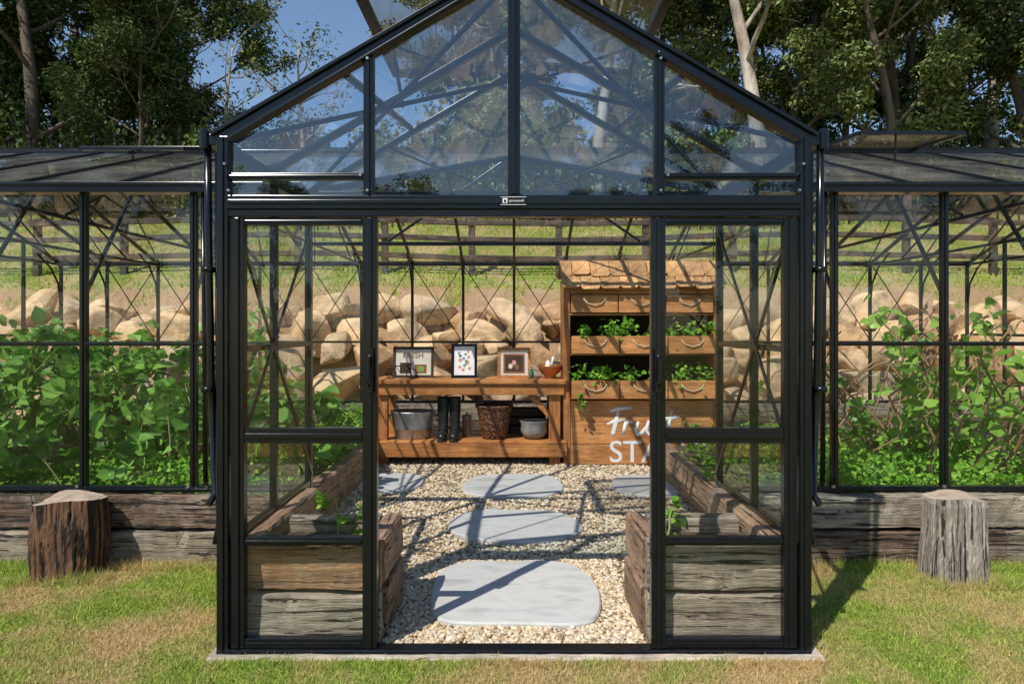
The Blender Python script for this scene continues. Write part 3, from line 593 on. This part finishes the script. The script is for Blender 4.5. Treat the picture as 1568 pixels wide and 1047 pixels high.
q.tube([(-0.1, 0, 0.062), (-0.06, 0, 0.14), (0.07, 0, 0.14), (0.01, 0, 0.06), (-0.06, 0, 0.14)], 0.004, 6); q.tube([(0.12, 0, 0.062), (0.07, 0, 0.15), (0.04, 0, 0.165)], 0.004, 6)
q.box((-0.09, -0.045, 0.145), (0.0, 0.045, 0.15)); q.obj('wirework', 'frame', E)
E = empty('copper_bowl', (0.40, 4.42, TZ)); q = MB()
q.lathe([(0.06, 0), (0.07, 0.015), (0.05, 0.03), (0.1, 0.06), (0.14, 0.12), (0.145, 0.155), (0.135, 0.155), (0.125, 0.12), (0.09, 0.07), (0.02, 0.05)], (0, 0, 0), 28); q.obj('bowl', 'copper', E, True)
q = MB(); q.tube([(0.0, 0, 0.06), (0.03, 0, 0.2), (0.035, 0, 0.24)], [0.022, 0.013, 0.018], 10); q.tube([(-0.02, 0, 0.06), (-0.02, 0, 0.16), (-0.03, 0, 0.2)], [0.02, 0.035, 0.01], 8); q.obj('pestle', 'white', E, True)
E = empty('glass_bottle', (0.19, 4.4, TZ)); q = MB(); q.lathe([(0.028, 0), (0.03, 0.07), (0.012, 0.1), (0.012, 0.13), (0.0, 0.13)], (0, 0, 0), 16); q.obj('body', 'greenbottle', E, True)
SZ = 0.271
E = empty('galvanised_tub', (-1.12, 4.42, SZ)); q = MB()
q.lathe([(0.18, 0), (0.185, 0.01), (0.20, 0.1), (0.206, 0.105), (0.205, 0.12), (0.225, 0.25), (0.24, 0.29), (0.238, 0.30), (0.222, 0.295), (0.19, 0.05), (0.02, 0.02)], (0, 0, 0), 36, 0, 1.05, 0.8)
for s in (-1, 1): q.tube([(s * 0.235, -0.06, 0.24), (s * 0.285, -0.04, 0.25), (s * 0.285, 0.04, 0.25), (s * 0.235, 0.06, 0.24)], 0.008, 6)
q.obj('tub', 'galv', E, True)
E = empty('gumboots', (-0.72, 4.36, SZ)); q = MB()
for x in (-0.06, 0.07):
    q.tube([(x, 0.0, 0.46), (x, 0, 0.445), (x, 0, 0.22), (x, 0.005, 0.11), (x, -0.02, 0.06)], [0.066, 0.068, 0.058, 0.052, 0.055], 16)
    q.tube([(x, 0.06, 0.045), (x, 0.045, 0.045), (x, -0.04, 0.05), (x, -0.13, 0.045), (x, -0.19, 0.036), (x, -0.21, 0.03)], [0.02, 0.045, 0.05, 0.05, 0.04, 0.012], 16)
    q.box((x - 0.045, -0.2, 0.0), (x + 0.045, 0.08, 0.016))
q.obj('boots', 'rubber', E, True)
E = empty('storage_tin', (-0.53, 4.5, SZ)); q = MB(); q.lathe([(0.05, 0), (0.052, 0.2), (0.056, 0.2), (0.056, 0.24), (0.01, 0.25), (0.01, 0.27), (0, 0.27)], (0, 0, 0), 18); q.obj('tin', 'ceramic', E, True)
E = empty('wicker_basket', (-0.22, 4.4, SZ)); q = MB()
q.lathe([(0.13, 0), (0.14, 0.01), (0.165, 0.15), (0.185, 0.3), (0.2, 0.34), (0.205, 0.36), (0.19, 0.37), (0.175, 0.34), (0.13, 0.03)], (0, 0, 0), 32)
for i in range(3): q.tube([(0.2 * math.cos(a * 0.3142), 0.2 * math.sin(a * 0.3142), 0.355 + 0.008 * math.sin(a * 3 + i * 2)) for a in range(21)], 0.012, 6)
for s in (-1, 1): q.tube([(s * 0.19, -0.06, 0.35), (s * 0.21, -0.04, 0.43), (s * 0.21, 0.04, 0.43), (s * 0.19, 0.06, 0.35)], 0.012, 6)
q.obj('basket', 'wicker', E, True)
E = empty('round_pot', (0.22, 4.38, SZ)); q = MB(); q.lathe([(0.08, 0), (0.12, 0.03), (0.15, 0.09), (0.14, 0.15), (0.155, 0.19), (0.16, 0.2), (0.13, 0.19), (0.1, 0.1), (0.0, 0.06)], (0, 0, 0), 28)
q.tube([(0.13 * math.cos(a * .35), 0, 0.19 + 0.02 * math.sin(a * .35)) for a in range(10)], 0.006, 6); q.obj('pot', 'ceramic', E, True)
E = empty('storage_crate', (0.12, 4.68, SZ)); q = MB()
for k in range(3): q.box((-0.24, -0.1, 0.02 + 0.1 * k), (0.24, -0.085, 0.1 + 0.1 * k)); q.box((-0.24, 0.085, 0.02 + 0.1 * k), (0.24, 0.1, 0.1 + 0.1 * k))
for s in (-1, 1): q.box((s * 0.23 - 0.01, -0.084, 0.0), (s * 0.23 + 0.01, 0.084, 0.32))
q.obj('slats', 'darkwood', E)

# ------------------------------------------------------------------ planter stand
ST = empty('wooden_planter_stand'); X0, X1 = 0.535, 2.22; YF = 4.2; YB = 4.75
q = MB()
q.box((X0, YF + 0.01, 0), (X0 + 0.07, YB, 2.02)); q.box((X1 - 0.07, YF + 0.01, 0), (X1, YB, 2.02)); q.obj('side_posts', 'ben_z', ST, bevel=0.004)
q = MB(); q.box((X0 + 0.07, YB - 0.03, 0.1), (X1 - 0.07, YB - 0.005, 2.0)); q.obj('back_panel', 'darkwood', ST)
q = MB()
for z0, z1 in ((0.02, 0.235), (0.24, 0.475), (0.48, 0.705)): q.box((X0 + 0.075, YF - 0.005, z0), (X1 - 0.075, YF + 0.02, z1))
q.box((X0 + 0.072, YF + 0.0, 1.85), (X1 - 0.072, YF + 0.03, 1.95))
for z in (0.715, 1.19, 1.62): q.box((X0 + 0.071, YF + 0.0, z), (X1 - 0.071, YB - 0.031, z + 0.022))
q.obj('front_panel', 'std_x', ST, bevel=0.004)
q = MB(); dr = MB(); cw = (X1 - X0 - 0.15) / 3
for z0, z1, op in ((1.65, 1.84, 0), (1.215, 1.40, 1), (0.74, 0.93, 1)):
    for c_ in range(3):
        a = X0 + 0.078 + c_ * cw; b = a + cw - 0.012; y = YF - (0.03 if op == 0 else 0.14)
        q.box((a, y, z0), (b, y + 0.022, z1)); q.box((a, y + 0.0225, z0 + 0.002), (a + 0.018, YB - 0.1, z1 - 0.01)); q.box((b - 0.018, y + 0.0225, z0 + 0.002), (b, YB - 0.1, z1 - 0.01)); q.box((a + 0.019, y + 0.023, z0 + 0.001), (b - 0.019, YB - 0.1, z0 + 0.02))
        if op: q.box((a + 0.02, y + 0.024, z0 + 0.021), (b - 0.02, YB - 0.12, z1 - 0.03), 1)
        m_ = (a + b) / 2; zc = z1 - 0.04
        dr.tube([(m_ - 0.12, y - 0.003, zc), (m_ - 0.08, y - 0.012, zc - 0.05), (m_, y - 0.016, zc - 0.07), (m_ + 0.08, y - 0.012, zc - 0.05), (m_ + 0.12, y - 0.003, zc)], 0.0055, 6)
q.obj('drawers', ['std_x', 'soil'], ST, bevel=0.003); dr.obj('rope_handles', 'rope', ST, True)
q = MB()
for row in range(2):
    x = X0 - 0.03 - row * 0.09
    while x < X1 + 0.02:
        w = 0.185 + 0.03 * random.random(); a = max(x, X0 - 0.035); b = min(x + w - 0.008, X1 + 0.035)
        if b - a < 0.04: x += w; continue
        zt_, zb_ = (2.10, 1.905) if row == 0 else (2.215, 2.04); zb_ += random.uniform(-0.014, 0.014)
        yt, yb = (YF + 0.05, YF - 0.09) if row == 0 else (YF + 0.14, YF - 0.01)
        yb += random.uniform(-0.012, 0.006)
        cr = 0.028; pts = [(a, yt, zt_), (a, yb, zb_ + cr), (a + cr * .3, yb - 0.002, zb_ + cr * .4), (a + cr, yb - 0.004, zb_), (b - cr, yb - 0.004, zb_), (b - cr * .3, yb - 0.002, zb_ + cr * .4), (b, yb, zb_ + cr), (b, yt, zt_)]
        off = Vector((0, -0.017, 0.008)); pf = [Vector(p_) + off for p_ in pts]; k = len(pts)
        q.add(pts + pf, [tuple(range(k))[::-1], tuple(range(k, 2 * k))] + [(j, (j + 1) % k, k + (j + 1) % k, k + j) for j in range(k)])
        x += w
q.beam((X0 - 0.04, YF + 0.16, 2.205), (X1 + 0.04, YF + 0.16, 2.205), 0.09, 0.03); q.beam((X0 - 0.035, YF + 0.36, 2.12), (X1 + 0.035, YF + 0.36, 2.12), 0.4, 0.02, 0, (0, 0.35, 1))
q.obj('shingle_roof', 'shing', ST)
q = MB(); bx0, bz0 = 1.0, 0.33
def st(pts, w=0.021): q.tube([(bx0 + a, YF - 0.006, bz0 + b) for a, b in pts], [w * 0.6] + [w] * (len(pts) - 2) + [w * 0.7], 8, 0, True, (1, 0.12, 1))
st([(0.12, 0.27), (0.10, 0.15), (0.07, 0.03), (0.05, 0.0)], 0.024); st([(0.03, 0.26), (0.12, 0.285), (0.27, 0.30)]); st([(0.0, 0.12), (0.08, 0.15), (0.2, 0.17)])
st([(0.2, 0.15), (0.19, 0.08), (0.17, 0.01)]); st([(0.185, 0.08), (0.23, 0.15), (0.28, 0.145)])
st([(0.34, 0.15), (0.31, 0.06), (0.33, 0.01), (0.38, 0.03), (0.42, 0.09)]); st([(0.45, 0.16), (0.42, 0.06), (0.45, 0.01), (0.5, 0.04)])
st([(0.55, 0.15), (0.53, 0.05), (0.56, 0.01)]); st([(0.57, 0.2), (0.58, 0.21)]); st([(0.70, 0.27), (0.66, 0.1), (0.68, 0.01), (0.73, 0.03)]); st([(0.6, 0.18), (0.7, 0.19), (0.78, 0.2)])
q.obj('brush_lettering', 'white', ST, True)
text('painted_lettering', 'STAND', (1.02, YF - 0.0065, 0.045), 0.33, 'white', ST, 0, 0.001, 'LEFT', 0.002)

def foliage(name, P, size, mat, parent=None, up=0.6, jitter=1.0):
    k = len(P); D = rs.normal(size=(k, 3)); D[:, 2] = D[:, 2] * 0.5 - 0.15; N = rs.normal(size=(k, 3)) * 0.55 + [-0.15, -0.3, up]
    V, F = scat(LEAF_V, LEAF_F, P, D, N, size); return np_mesh(name, V, F, [mat], parent=parent)
pts = []
for z in (1.40, 0.93):
    for c_ in range(3):
        a = X0 + 0.1 + c_ * cw
        for kx in range(2):
            cx = a + 0.12 + kx * (cw - 0.26) + random.uniform(-0.03, 0.03); r_ = random.uniform(0.06, 0.1)
            if z > 1.2 and c_ == 0 and kx == 0: r_ = 0.03
            c0 = np.array([cx, YF - 0.05, z + 0.045]); pts.append(c0 + rs.normal(size=(60, 3)) * [r_ * 0.8, 0.06, r_ * 0.75])
P = np.concatenate(pts); foliage('drawer_plants', P, rs.uniform(0.03, 0.065, len(P)), 'herb', ST)
P = np.array([X0 + 0.18, YF - 0.15, 0.7]) + rs.normal(size=(25, 3)) * [0.03, 0.015, 0.05]; foliage('trailing_plant', P, rs.uniform(0.03, 0.05, 25), 'herb', ST)

# ------------------------------------------------------------------ garden plants
def vine(name, stems, leafmat_, stemmat, seed, lsize=(0.07, 0.13), nleaf=50, spread=0.16, z0=0.26, thick=1.0):
    E = empty(name); q = MB(); Ps = []; rnd = random.Random(seed)
    for (x, y, h) in stems:
        p_ = Vector((x, y, z0)); pts = [p_.copy()]; d = Vector((rnd.uniform(-.3, .3), rnd.uniform(-.3, .3), 1))
        ns = 6
        for i in range(ns):
            d += Vector((rnd.uniform(-.35, .35), rnd.uniform(-.35, .35), 0)); d.z = max(d.z, 0.5) if i < 4 else d.z - 0.3; dd = d.normalized(); p_ = p_ + dd * h / ns
            p_.y = max(p_.y, WY + 0.1) if y > 1 else p_.y; pts.append(p_.copy())
        q.tube(pts, [a * thick for a in [0.008, 0.007, 0.006, 0.006, 0.005, 0.004, 0.002]], 5, 0, False)
        nl_ = int(nleaf * (0.5 + 0.5 * h)); A = np.array([tuple(a) for a in pts])
        nw = max(3, nl_ // 6); tw = rs.uniform(0.4, ns, nw); cw_ = rs.normal(size=(nw, 3)) * [spread, spread, spread * 0.5]
        idx = rs.randint(0, nw, nl_); t = tw[idx]; i0 = np.minimum(t.astype(int), ns - 1); fr = (t - i0)[:, None]
        Ps.append(A[i0] * (1 - fr) + A[i0 + 1] * fr + cw_[idx] + rs.normal(size=(nl_, 3)) * spread * 0.4)
    q.obj('stems', stemmat, E, True); P = np.concatenate(Ps)
    if stems[0][1] > 1: P[:, 1] = np.maximum(P[:, 1], WY + 0.12)
    P[:, 2] = np.maximum(P[:, 2], z0 + 0.03)
    foliage('leaves', P, rs.uniform(*lsize, len(P)), leafmat_, E); return E
st_ = []
for i in range(86):
    x = random.uniform(-5.6, -1.8); y = random.uniform(1.6, 5.2); hmax = 1.1 + 0.4 * math.sin(x * 3.1 + y)
    st_.append((x, y, random.uniform(0.55, 1.05) * hmax * (1.12 if x < -2.3 else 0.75)))
vine('cucumber_vines', st_, 'vine', 'stem', 1, (0.06, 0.15), 48, 0.12)
st_ = [(random.uniform(2.95, 3.7), random.uniform(1.75, 2.8), random.uniform(1.0, 1.6)) for _ in range(8)] + [(3.15, 1.95, 1.75), (3.3, 2.1, 1.9), (3.35, 1.9, 1.65)] + [(random.uniform(3.7, 5.6), random.uniform(1.9, 4.6), random.uniform(0.9, 1.5)) for _ in range(11)]
vine('tomato_plants', st_, 'tom', 'twig', 2, (0.05, 0.13), 34, 0.14, thick=1.6)
st_ = [(random.uniform(1.8, 2.4), random.uniform(2.4, 3.8), random.uniform(0.3, 0.55)) for _ in range(7)] + [(random.uniform(2.9, 4.4), random.uniform(4.0, 6.0), random.uniform(0.4, 0.7)) for _ in range(3)]
vine('bean_plants', st_, 'herb', 'stem', 3, (0.05, 0.09), 30, 0.10)
vine('seedling_plant', [(-0.82, 0.34, 0.4), (-0.78, 0.3, 0.3), (-0.9, 0.36, 0.26)], 'herb', 'stem', 4, (0.03, 0.05), 26, 0.03, 0.39)
vine('seedling_plant', [(0.78, 0.34, 0.26), (0.86, 0.3, 0.18)], 'herb', 'stem', 5, (0.03, 0.05), 20, 0.03, 0.39)
def herbs(name, x0, x1, y0, y1, n_, h, z=0.26):
    nc = max(6, n_ // 160); cx = rs.uniform(x0, x1, nc); cy = rs.uniform(y0, y1, nc); ch = rs.uniform(0.4, 1.0, nc) * h; idx = rs.randint(0, nc, n_)
    P = np.column_stack([cx[idx] + rs.normal(size=n_) * 0.12, cy[idx] + rs.normal(size=n_) * 0.12, z + rs.uniform(0, 1, n_) * ch[idx]])
    P[:, 0] = np.clip(P[:, 0], x0 - 0.05, x1 + 0.05); P[:, 1] = np.maximum(P[:, 1], 1.36)
    foliage(name, P, rs.uniform(0.018, 0.042, n_), 'herb')
herbs('herb_groundcover', 1.58, 4.2, 1.42, 3.4, 13000, 0.38); herbs('herb_groundcover', -4.5, -1.6, 1.42, 2.6, 9000, 0.26); herbs('herb_groundcover', -2.3, -1.6, 2.6, 6.2, 4000, 0.3)
E = empty('dry_vine'); q = MB()
for i in range(34):
    x = random.uniform(2.7, 4.4); y = random.uniform(1.9, 3.4); p_ = Vector((x, y, 0.3)); pts = [p_.copy()]
    for k in range(10): p_ = p_ + Vector((random.uniform(-.16, .16), random.uniform(-.12, .12), random.uniform(0.03, 0.2))); pts.append(p_.copy())
    q.tube(pts, 0.009, 5)
q.obj('stems', 'twig', E, True)

# ------------------------------------------------------------------ boulders
import bmesh
bm = bmesh.new(); bmesh.ops.create_icosphere(bm, subdivisions=4, radius=1); bv = np.array([v.co[:] for v in bm.verts]); bf = np.array([[v.index for v in fc.verts] for fc in bm.faces]); bm.free()
Vs = []; Fs = []; off = 0
rows = [(7.15, 0.25, 0.40), (7.42, 0.66, 0.38), (7.74, 1.02, 0.37), (8.08, 1.36, 0.36), (8.42, 1.68, 0.33)]
for (y, z, r0) in rows:
    x = -9.5 + random.uniform(0, .5)
    while x < 9.5:
        r_ = r0 * random.choice((0.5, 0.7, 0.85, 1.0, 1.0, 1.25)) * random.uniform(0.9, 1.1); x += r_ * 0.95
        v_ = bv.copy(); pts_ = rs.normal(size=(13, 3)); pts_ /= np.linalg.norm(pts_, axis=1, keepdims=True)
        for pl in pts_:
            d_ = v_ @ pl; lim = random.uniform(0.48, 0.82); v_ -= np.maximum(d_ - lim, 0)[:, None] * pl * 0.97
        v_ *= 1 + 0.025 * np.sin(v_[:, [1, 2, 0]] * 6 + random.random() * 6) + 0.015 * np.sin(v_[:, [2, 0, 1]] * 17 + random.random() * 6)
        v_ *= [random.uniform(1.1, 1.5), 1.1, random.uniform(0.85, 1.15)]
        tl = random.uniform(-0.6, 0.6); v_ = v_ @ np.array([[math.cos(tl), 0, math.sin(tl)], [0, 1, 0], [-math.sin(tl), 0, math.cos(tl)]])
        Vs.append(v_ * r_ + [x, y + random.uniform(-.12, .12), z + random.uniform(-.12, .14)]); Fs.append(bf + off); off += len(bv); x += r_ * 1.05
np_mesh('boulder_retaining_wall', np.concatenate(Vs), np.concatenate(Fs), ['boulder'], smooth=True)
k = 1700; xx = rs.uniform(-9, 9, k); xx = np.round(xx * 0.9 + 0.3 * np.sin(xx * 3)) / 0.9 + rs.normal(size=k) * 0.12; yy = rs.uniform(8.6, 9.9, k)
P = np.column_stack([xx, yy, [gz(a, b) for a, b in zip(xx, yy)]]); D = rs.normal(size=(k, 3)) * 0.6; D[:, 2] = 1
V, F = scat(BL_V, BL_F, P, D, rdir(k, 0, 0.1), rs.uniform(0.06, 0.22, k), rs.uniform(0.015, 0.03, k)); np_mesh('grass_tufts', V, F, ['hblade'])

# fences
F1 = empty('post_and_rail_fence'); q = MB()
for i in range(-7, 8):
    x = i * 1.75 + 0.9; y = 10.6; z = gz(x, y); q.sleeper((x, y, z - 0.1), (x, y, z + 1.15), 0.13, 0.12, 0, 0.006)
for zz in (0.35, 0.72, 1.05):
    for i in range(-7, 7): x = i * 1.75 + 0.9; q.sleeper((x, 10.52, gz(x, 10.6) + zz), (x + 1.75, 10.52, gz(x + 1.75, 10.6) + zz + random.uniform(-.02, .02)), 0.04, 0.11, 0, 0.004)
q.obj('timber', 'fencewood', F1)
F2 = empty('steel_picket_fence'); q = MB()
x = -22
i = 0
while x < 22:
    y = 14.2; z = gz(x, y); h = 2.3 if i % 2 == 0 else 2.0
    q.beam((x, y, z), (x, y, z + h - 0.15), 0.035, 0.035); q.tube([(x, y, z + h - 0.2), (x, y, z + h - 0.12), (x, y, z + h)], [0.02, 0.055, 0.004], 6); x += 0.27; i += 1
for zz in (0.3, 1.85): q.beam((-22, 14.2, gz(0, 14.2) + zz), (22, 14.2, gz(0, 14.2) + zz), 0.05, 0.06)
q.obj('pickets', 'steel', F2)

# ------------------------------------------------------------------ trees
def tree_mesh(name, seed, H, spread, nleaf, bark, leaf, lsize=0.26, low=0.32, clr=0.9):
    rnd = random.Random(seed); r_ = np.random.RandomState(seed); q = MB(); clumps = []
    p_ = Vector((0, 0, -0.6)); d = Vector((rnd.uniform(-.12, .12), rnd.uniform(-.12, .12), 1)); tp = [p_.copy()]; ns = 9
    for i in range(ns): d = (d + Vector((rnd.uniform(-.1, .1), rnd.uniform(-.1, .1), 0.05))).normalized(); p_ = p_ + d * (H * 0.9 / ns); tp.append(p_.copy())
    R0 = H * 0.015; q.tube(tp, [R0 * (1.25 - 1.05 * i / ns) for i in range(ns + 1)], 10)
    def at(pts, t):
        f_ = t * (len(pts) - 1); i = min(int(f_), len(pts) - 2); return pts[i].lerp(pts[i + 1], f_ - i)
    def limb(start, dirv, L, r0, lev):
        pts = [start.copy()]; p2 = start.copy(); dd = dirv.normalized(); n2 = 5
        for i in range(n2):
            dd = (dd + Vector((rnd.uniform(-.28, .28), rnd.uniform(-.28, .28), rnd.uniform(-.08, .22)))).normalized(); p2 = p2 + dd * L / n2; pts.append(p2.copy())
        q.tube(pts, [r0 * (1 - 0.8 * i / n2) for i in range(n2 + 1)], 6 if lev < 2 else 4, 0, False)
        if lev < 2:
            for k in range(rnd.randint(4, 5) if lev == 0 else 2):
                t = rnd.uniform(0.3, 0.95); b = at(pts, t); a = rnd.uniform(0, 6.28)
                nd = (dd + Vector((math.cos(a), math.sin(a), rnd.uniform(-.3, .7))) * 0.9); limb(b, nd, L * rnd.uniform(0.38, 0.55), r0 * 0.45, lev + 1)
        clumps.append((pts[-1], rnd.uniform(0.55, 0.95)))
        if lev >= 1: clumps.append((pts[3], rnd.uniform(0.4, 0.65)))
    nl = 10
    for i in range(nl):
        t = low + (0.97 - low) * i / (nl - 1); a = i * 2.4 + rnd.uniform(-.4, .4)
        L = spread * (1.05 - 0.5 * abs(t - 0.6)) * rnd.uniform(0.75, 1.1)
        limb(at(tp, t), Vector((math.cos(a), math.sin(a), rnd.uniform(0.2, 0.9))), L, R0 * (0.5 - 0.28 * t), 0)
    clumps.append((tp[-1], 1.0))
    tot = sum(c[1] ** 2 for c in clumps); Ps = []
    for c, s_ in clumps:
        k = int(nleaf * s_ * s_ / tot); u = r_.normal(size=(k, 3)); u /= np.linalg.norm(u, axis=1, keepdims=True) + 1e-9; u *= (r_.uniform(size=(k, 1)) ** 0.45) * s_ * clr
        Ps.append(np.array(c) + u * [1, 1, 0.62])
    P = np.concatenate(Ps); k = len(P); D = r_.normal(size=(k, 3)); D[:, 2] = D[:, 2] * 0.6 - 0.5; N = r_.normal(size=(k, 3)) + [-0.3, -0.6, 0.6]
    S = r_.uniform(0.6, 1.2, k) * lsize; LV, LF = scat(GUM_V, GUM_F, P, D, N, S, S * 0.42)
    me = bpy.data.meshes.new(name); wv = np.array([tuple(v) for v in q.v]); nb = len(wv)
    verts = np.concatenate([wv, LV]); loops = []; starts = []; tots = []; n0 = 0
    for fc in q.f: starts.append(n0); tots.append(len(fc)); loops.extend(fc); n0 += len(fc)
    nlf = len(LF); loops = np.concatenate([np.array(loops), (LF + nb).ravel()]).astype(np.int32)
    starts = np.concatenate([np.array(starts), n0 + np.arange(nlf) * 4]).astype(np.int32); tots = np.concatenate([np.array(tots), np.full(nlf, 4)]).astype(np.int32)
    me.vertices.add(len(verts)); me.vertices.foreach_set('co', verts.astype(np.float32).ravel()); me.loops.add(len(loops)); me.loops.foreach_set('vertex_index', loops)
    me.polygons.add(len(starts)); me.polygons.foreach_set('loop_start', starts); me.polygons.foreach_set('loop_total', tots)
    me.materials.append(M[bark]); me.materials.append(M[leaf]); mi = np.zeros(len(starts), dtype=np.int32); mi[len(q.f):] = 1; me.polygons.foreach_set('material_index', mi)
    me.polygons.foreach_set('use_smooth', np.ones(len(starts), dtype=bool)); me.update(calc_edges=True); me.validate(); return me
TM = [tree_mesh('gum_tree_a', 21, 13, 4.6, 26000, 'bark', 'gumleaf', 0.25), tree_mesh('gum_tree_b', 33, 15, 4.8, 28000, 'bark', 'gumleaf', 0.25),
      tree_mesh('gum_tree_c', 45, 12, 4.6, 27000, 'barkdk', 'gumleafdk', 0.24, low=0.2), tree_mesh('gum_tree_d', 57, 14, 4.8, 28000, 'barkdk', 'gumleafdk', 0.24, low=0.15),
      tree_mesh('gum_tree_e', 71, 13, 4.8, 27000, 'barkdk', 'gumleaf', 0.25, low=0.15)]
BT = tree_mesh('bare_tree', 88, 10, 2.6, 900, 'bark', 'gumleaf')
def place(me, name, x, y, s, rot, parent=None):
    o = bpy.data.objects.new(name, me); o.location = (x, y, gz(x, y)); o.scale = (s, s, s * random.uniform(0.95, 1.1)); o.rotation_euler = (0, 0, rot); COL.objects.link(o)
    if parent: o.parent = parent
random.seed(101)
for (k, x, y, s) in [(3, -14.6, 16.9, 0.95), (2, -14.6, 20.4, 0.85), (3, -18.0, 24.5, 0.95), (2, -18.7, 18.0, 1.1), (2, -11.4, 17.4, 0.55),
                     (1, -2.6, 27.5, 0.85), (0, -0.3, 24.5, 0.9), (1, 2.8, 20.8, 0.95), (4, 6.6, 29, 1.1), (1, 7.6, 17.4, 1.0), (4, 9.6, 21, 0.9), (3, 13.6, 22, 1.0), (4, 11.9, 17.2, 0.8), (1, 18.5, 23.5, 1.05), (4, 16.6, 18.5, 0.95),
                     (3, -12.6, 20.0, 0.72), (4, -13.8, 26.0, 0.78), (3, 17.6, 27.0, 1.1), (3, 10.8, 27.5, 1.0)]:
    place(TM[k], 'gum_tree', x, y, s, random.uniform(0, 6.28))
place(BT, 'bare_tree', -7.6, 21.0, 0.75, 1.0); place(BT, 'bare_tree', -9.6, 20.0, 0.62, 3.0)
DF = empty('distant_forest')
for i, x in enumerate(range(-36, 42, 6)):
    y = 33 + random.uniform(-2, 3)
    if -20 < x < -4: continue
    place(TM[(i * 7) % 5], 'forest_tree_%d' % i, x + random.uniform(-1, 1), y, random.uniform(0.9, 1.15), random.uniform(0, 6.28), DF)
for i, x in enumerate(range(-42, 46, 9)):  # unseen trees behind the camera, added to cut the bright veil reflected in glass
    place(TM[(i * 3) % 5], 'unseen_rear_tree_%d' % i, x + random.uniform(-2, 2), -40 + random.uniform(-4, 4), random.uniform(0.7, 1.1), random.uniform(0, 6.28), DF)
def shrub_mesh(name, seed, leaf):
    r_ = np.random.RandomState(seed); Ps = []
    for i in range(26):
        c = np.array([r_.uniform(-1.3, 1.3), r_.uniform(-1, 1), r_.uniform(0.2, 1.9)]); s_ = r_.uniform(0.4, 0.7); u = r_.normal(size=(150, 3)); u /= np.linalg.norm(u, axis=1, keepdims=True); Ps.append(c + u * s_ * r_.uniform(size=(150, 1)) ** 0.4)
    P = np.concatenate(Ps); k = len(P); D = r_.normal(size=(k, 3)); S = r_.uniform(0.08, 0.22, k)
    V, F = scat(GUM_V, GUM_F, P, D, r_.normal(size=(k, 3)) + [0, -.3, .5], S, S * 0.5); return np_mesh(name, V, F, [leaf], link=False)
SM = [shrub_mesh('shrub_a', 1, 'gumleaf'), shrub_mesh('shrub_b', 2, 'gumleafdk')]
SH = empty('shrub_thicket')
for i in range(50):
    x = -25 + i * 1.06 + random.uniform(-.8, .8); y = random.uniform(15.6, 28)
    place(SM[i % 2], 'shrub_%d' % i, x, y, random.uniform(0.8, 1.5), random.uniform(0, 6.28), SH)

# ------------------------------------------------------------------ light, world, camera
w = bpy.data.worlds.new('World'); scene.world = w; w.use_nodes = True; nt = w.node_tree; nt.nodes.clear()
sky = nt.nodes.new('ShaderNodeTexSky'); sky.sky_type = 'NISHITA'; sky.sun_disc = False; sky.sun_elevation = R(52); sky.sun_rotation = R(216.87); sky.air_density = 1.15; sky.dust_density = 0.15; sky.ozone_density = 3.5
bg = nt.nodes.new('ShaderNodeBackground'); bg.inputs[1].default_value = 0.135; ow = nt.nodes.new('ShaderNodeOutputWorld')
nt.links.new(sky.outputs[0], bg.inputs[0]); nt.links.new(bg.outputs[0], ow.inputs[0])
sd = bpy.data.lights.new('sun', 'SUN'); sd.energy = 5.0; sd.angle = R(0.5); sd.color = (1.0, 0.96, 0.87)
so = bpy.data.objects.new('sun', sd); COL.objects.link(so)
tosun = Vector((-0.6 * math.cos(R(52)), -0.8 * math.cos(R(52)), math.sin(R(52)))); so.rotation_euler = tosun.to_track_quat('Z', 'Y').to_euler(); so.location = tosun * 30
cd = bpy.data.cameras.new('camera'); cd.lens = 24; cd.sensor_width = 36; cd.shift_x = -0.002; cd.shift_y = -0.015; cd.clip_start = 0.05; cd.clip_end = 2000
co = bpy.data.objects.new('camera', cd); co.location = (0, -3.15, 1.5); co.rotation_euler = (R(90), 0, 0); COL.objects.link(co); scene.camera = co
scene.view_settings.view_transform = 'Standard'; scene.view_settings.look = 'None'; scene.view_settings.exposure = 0
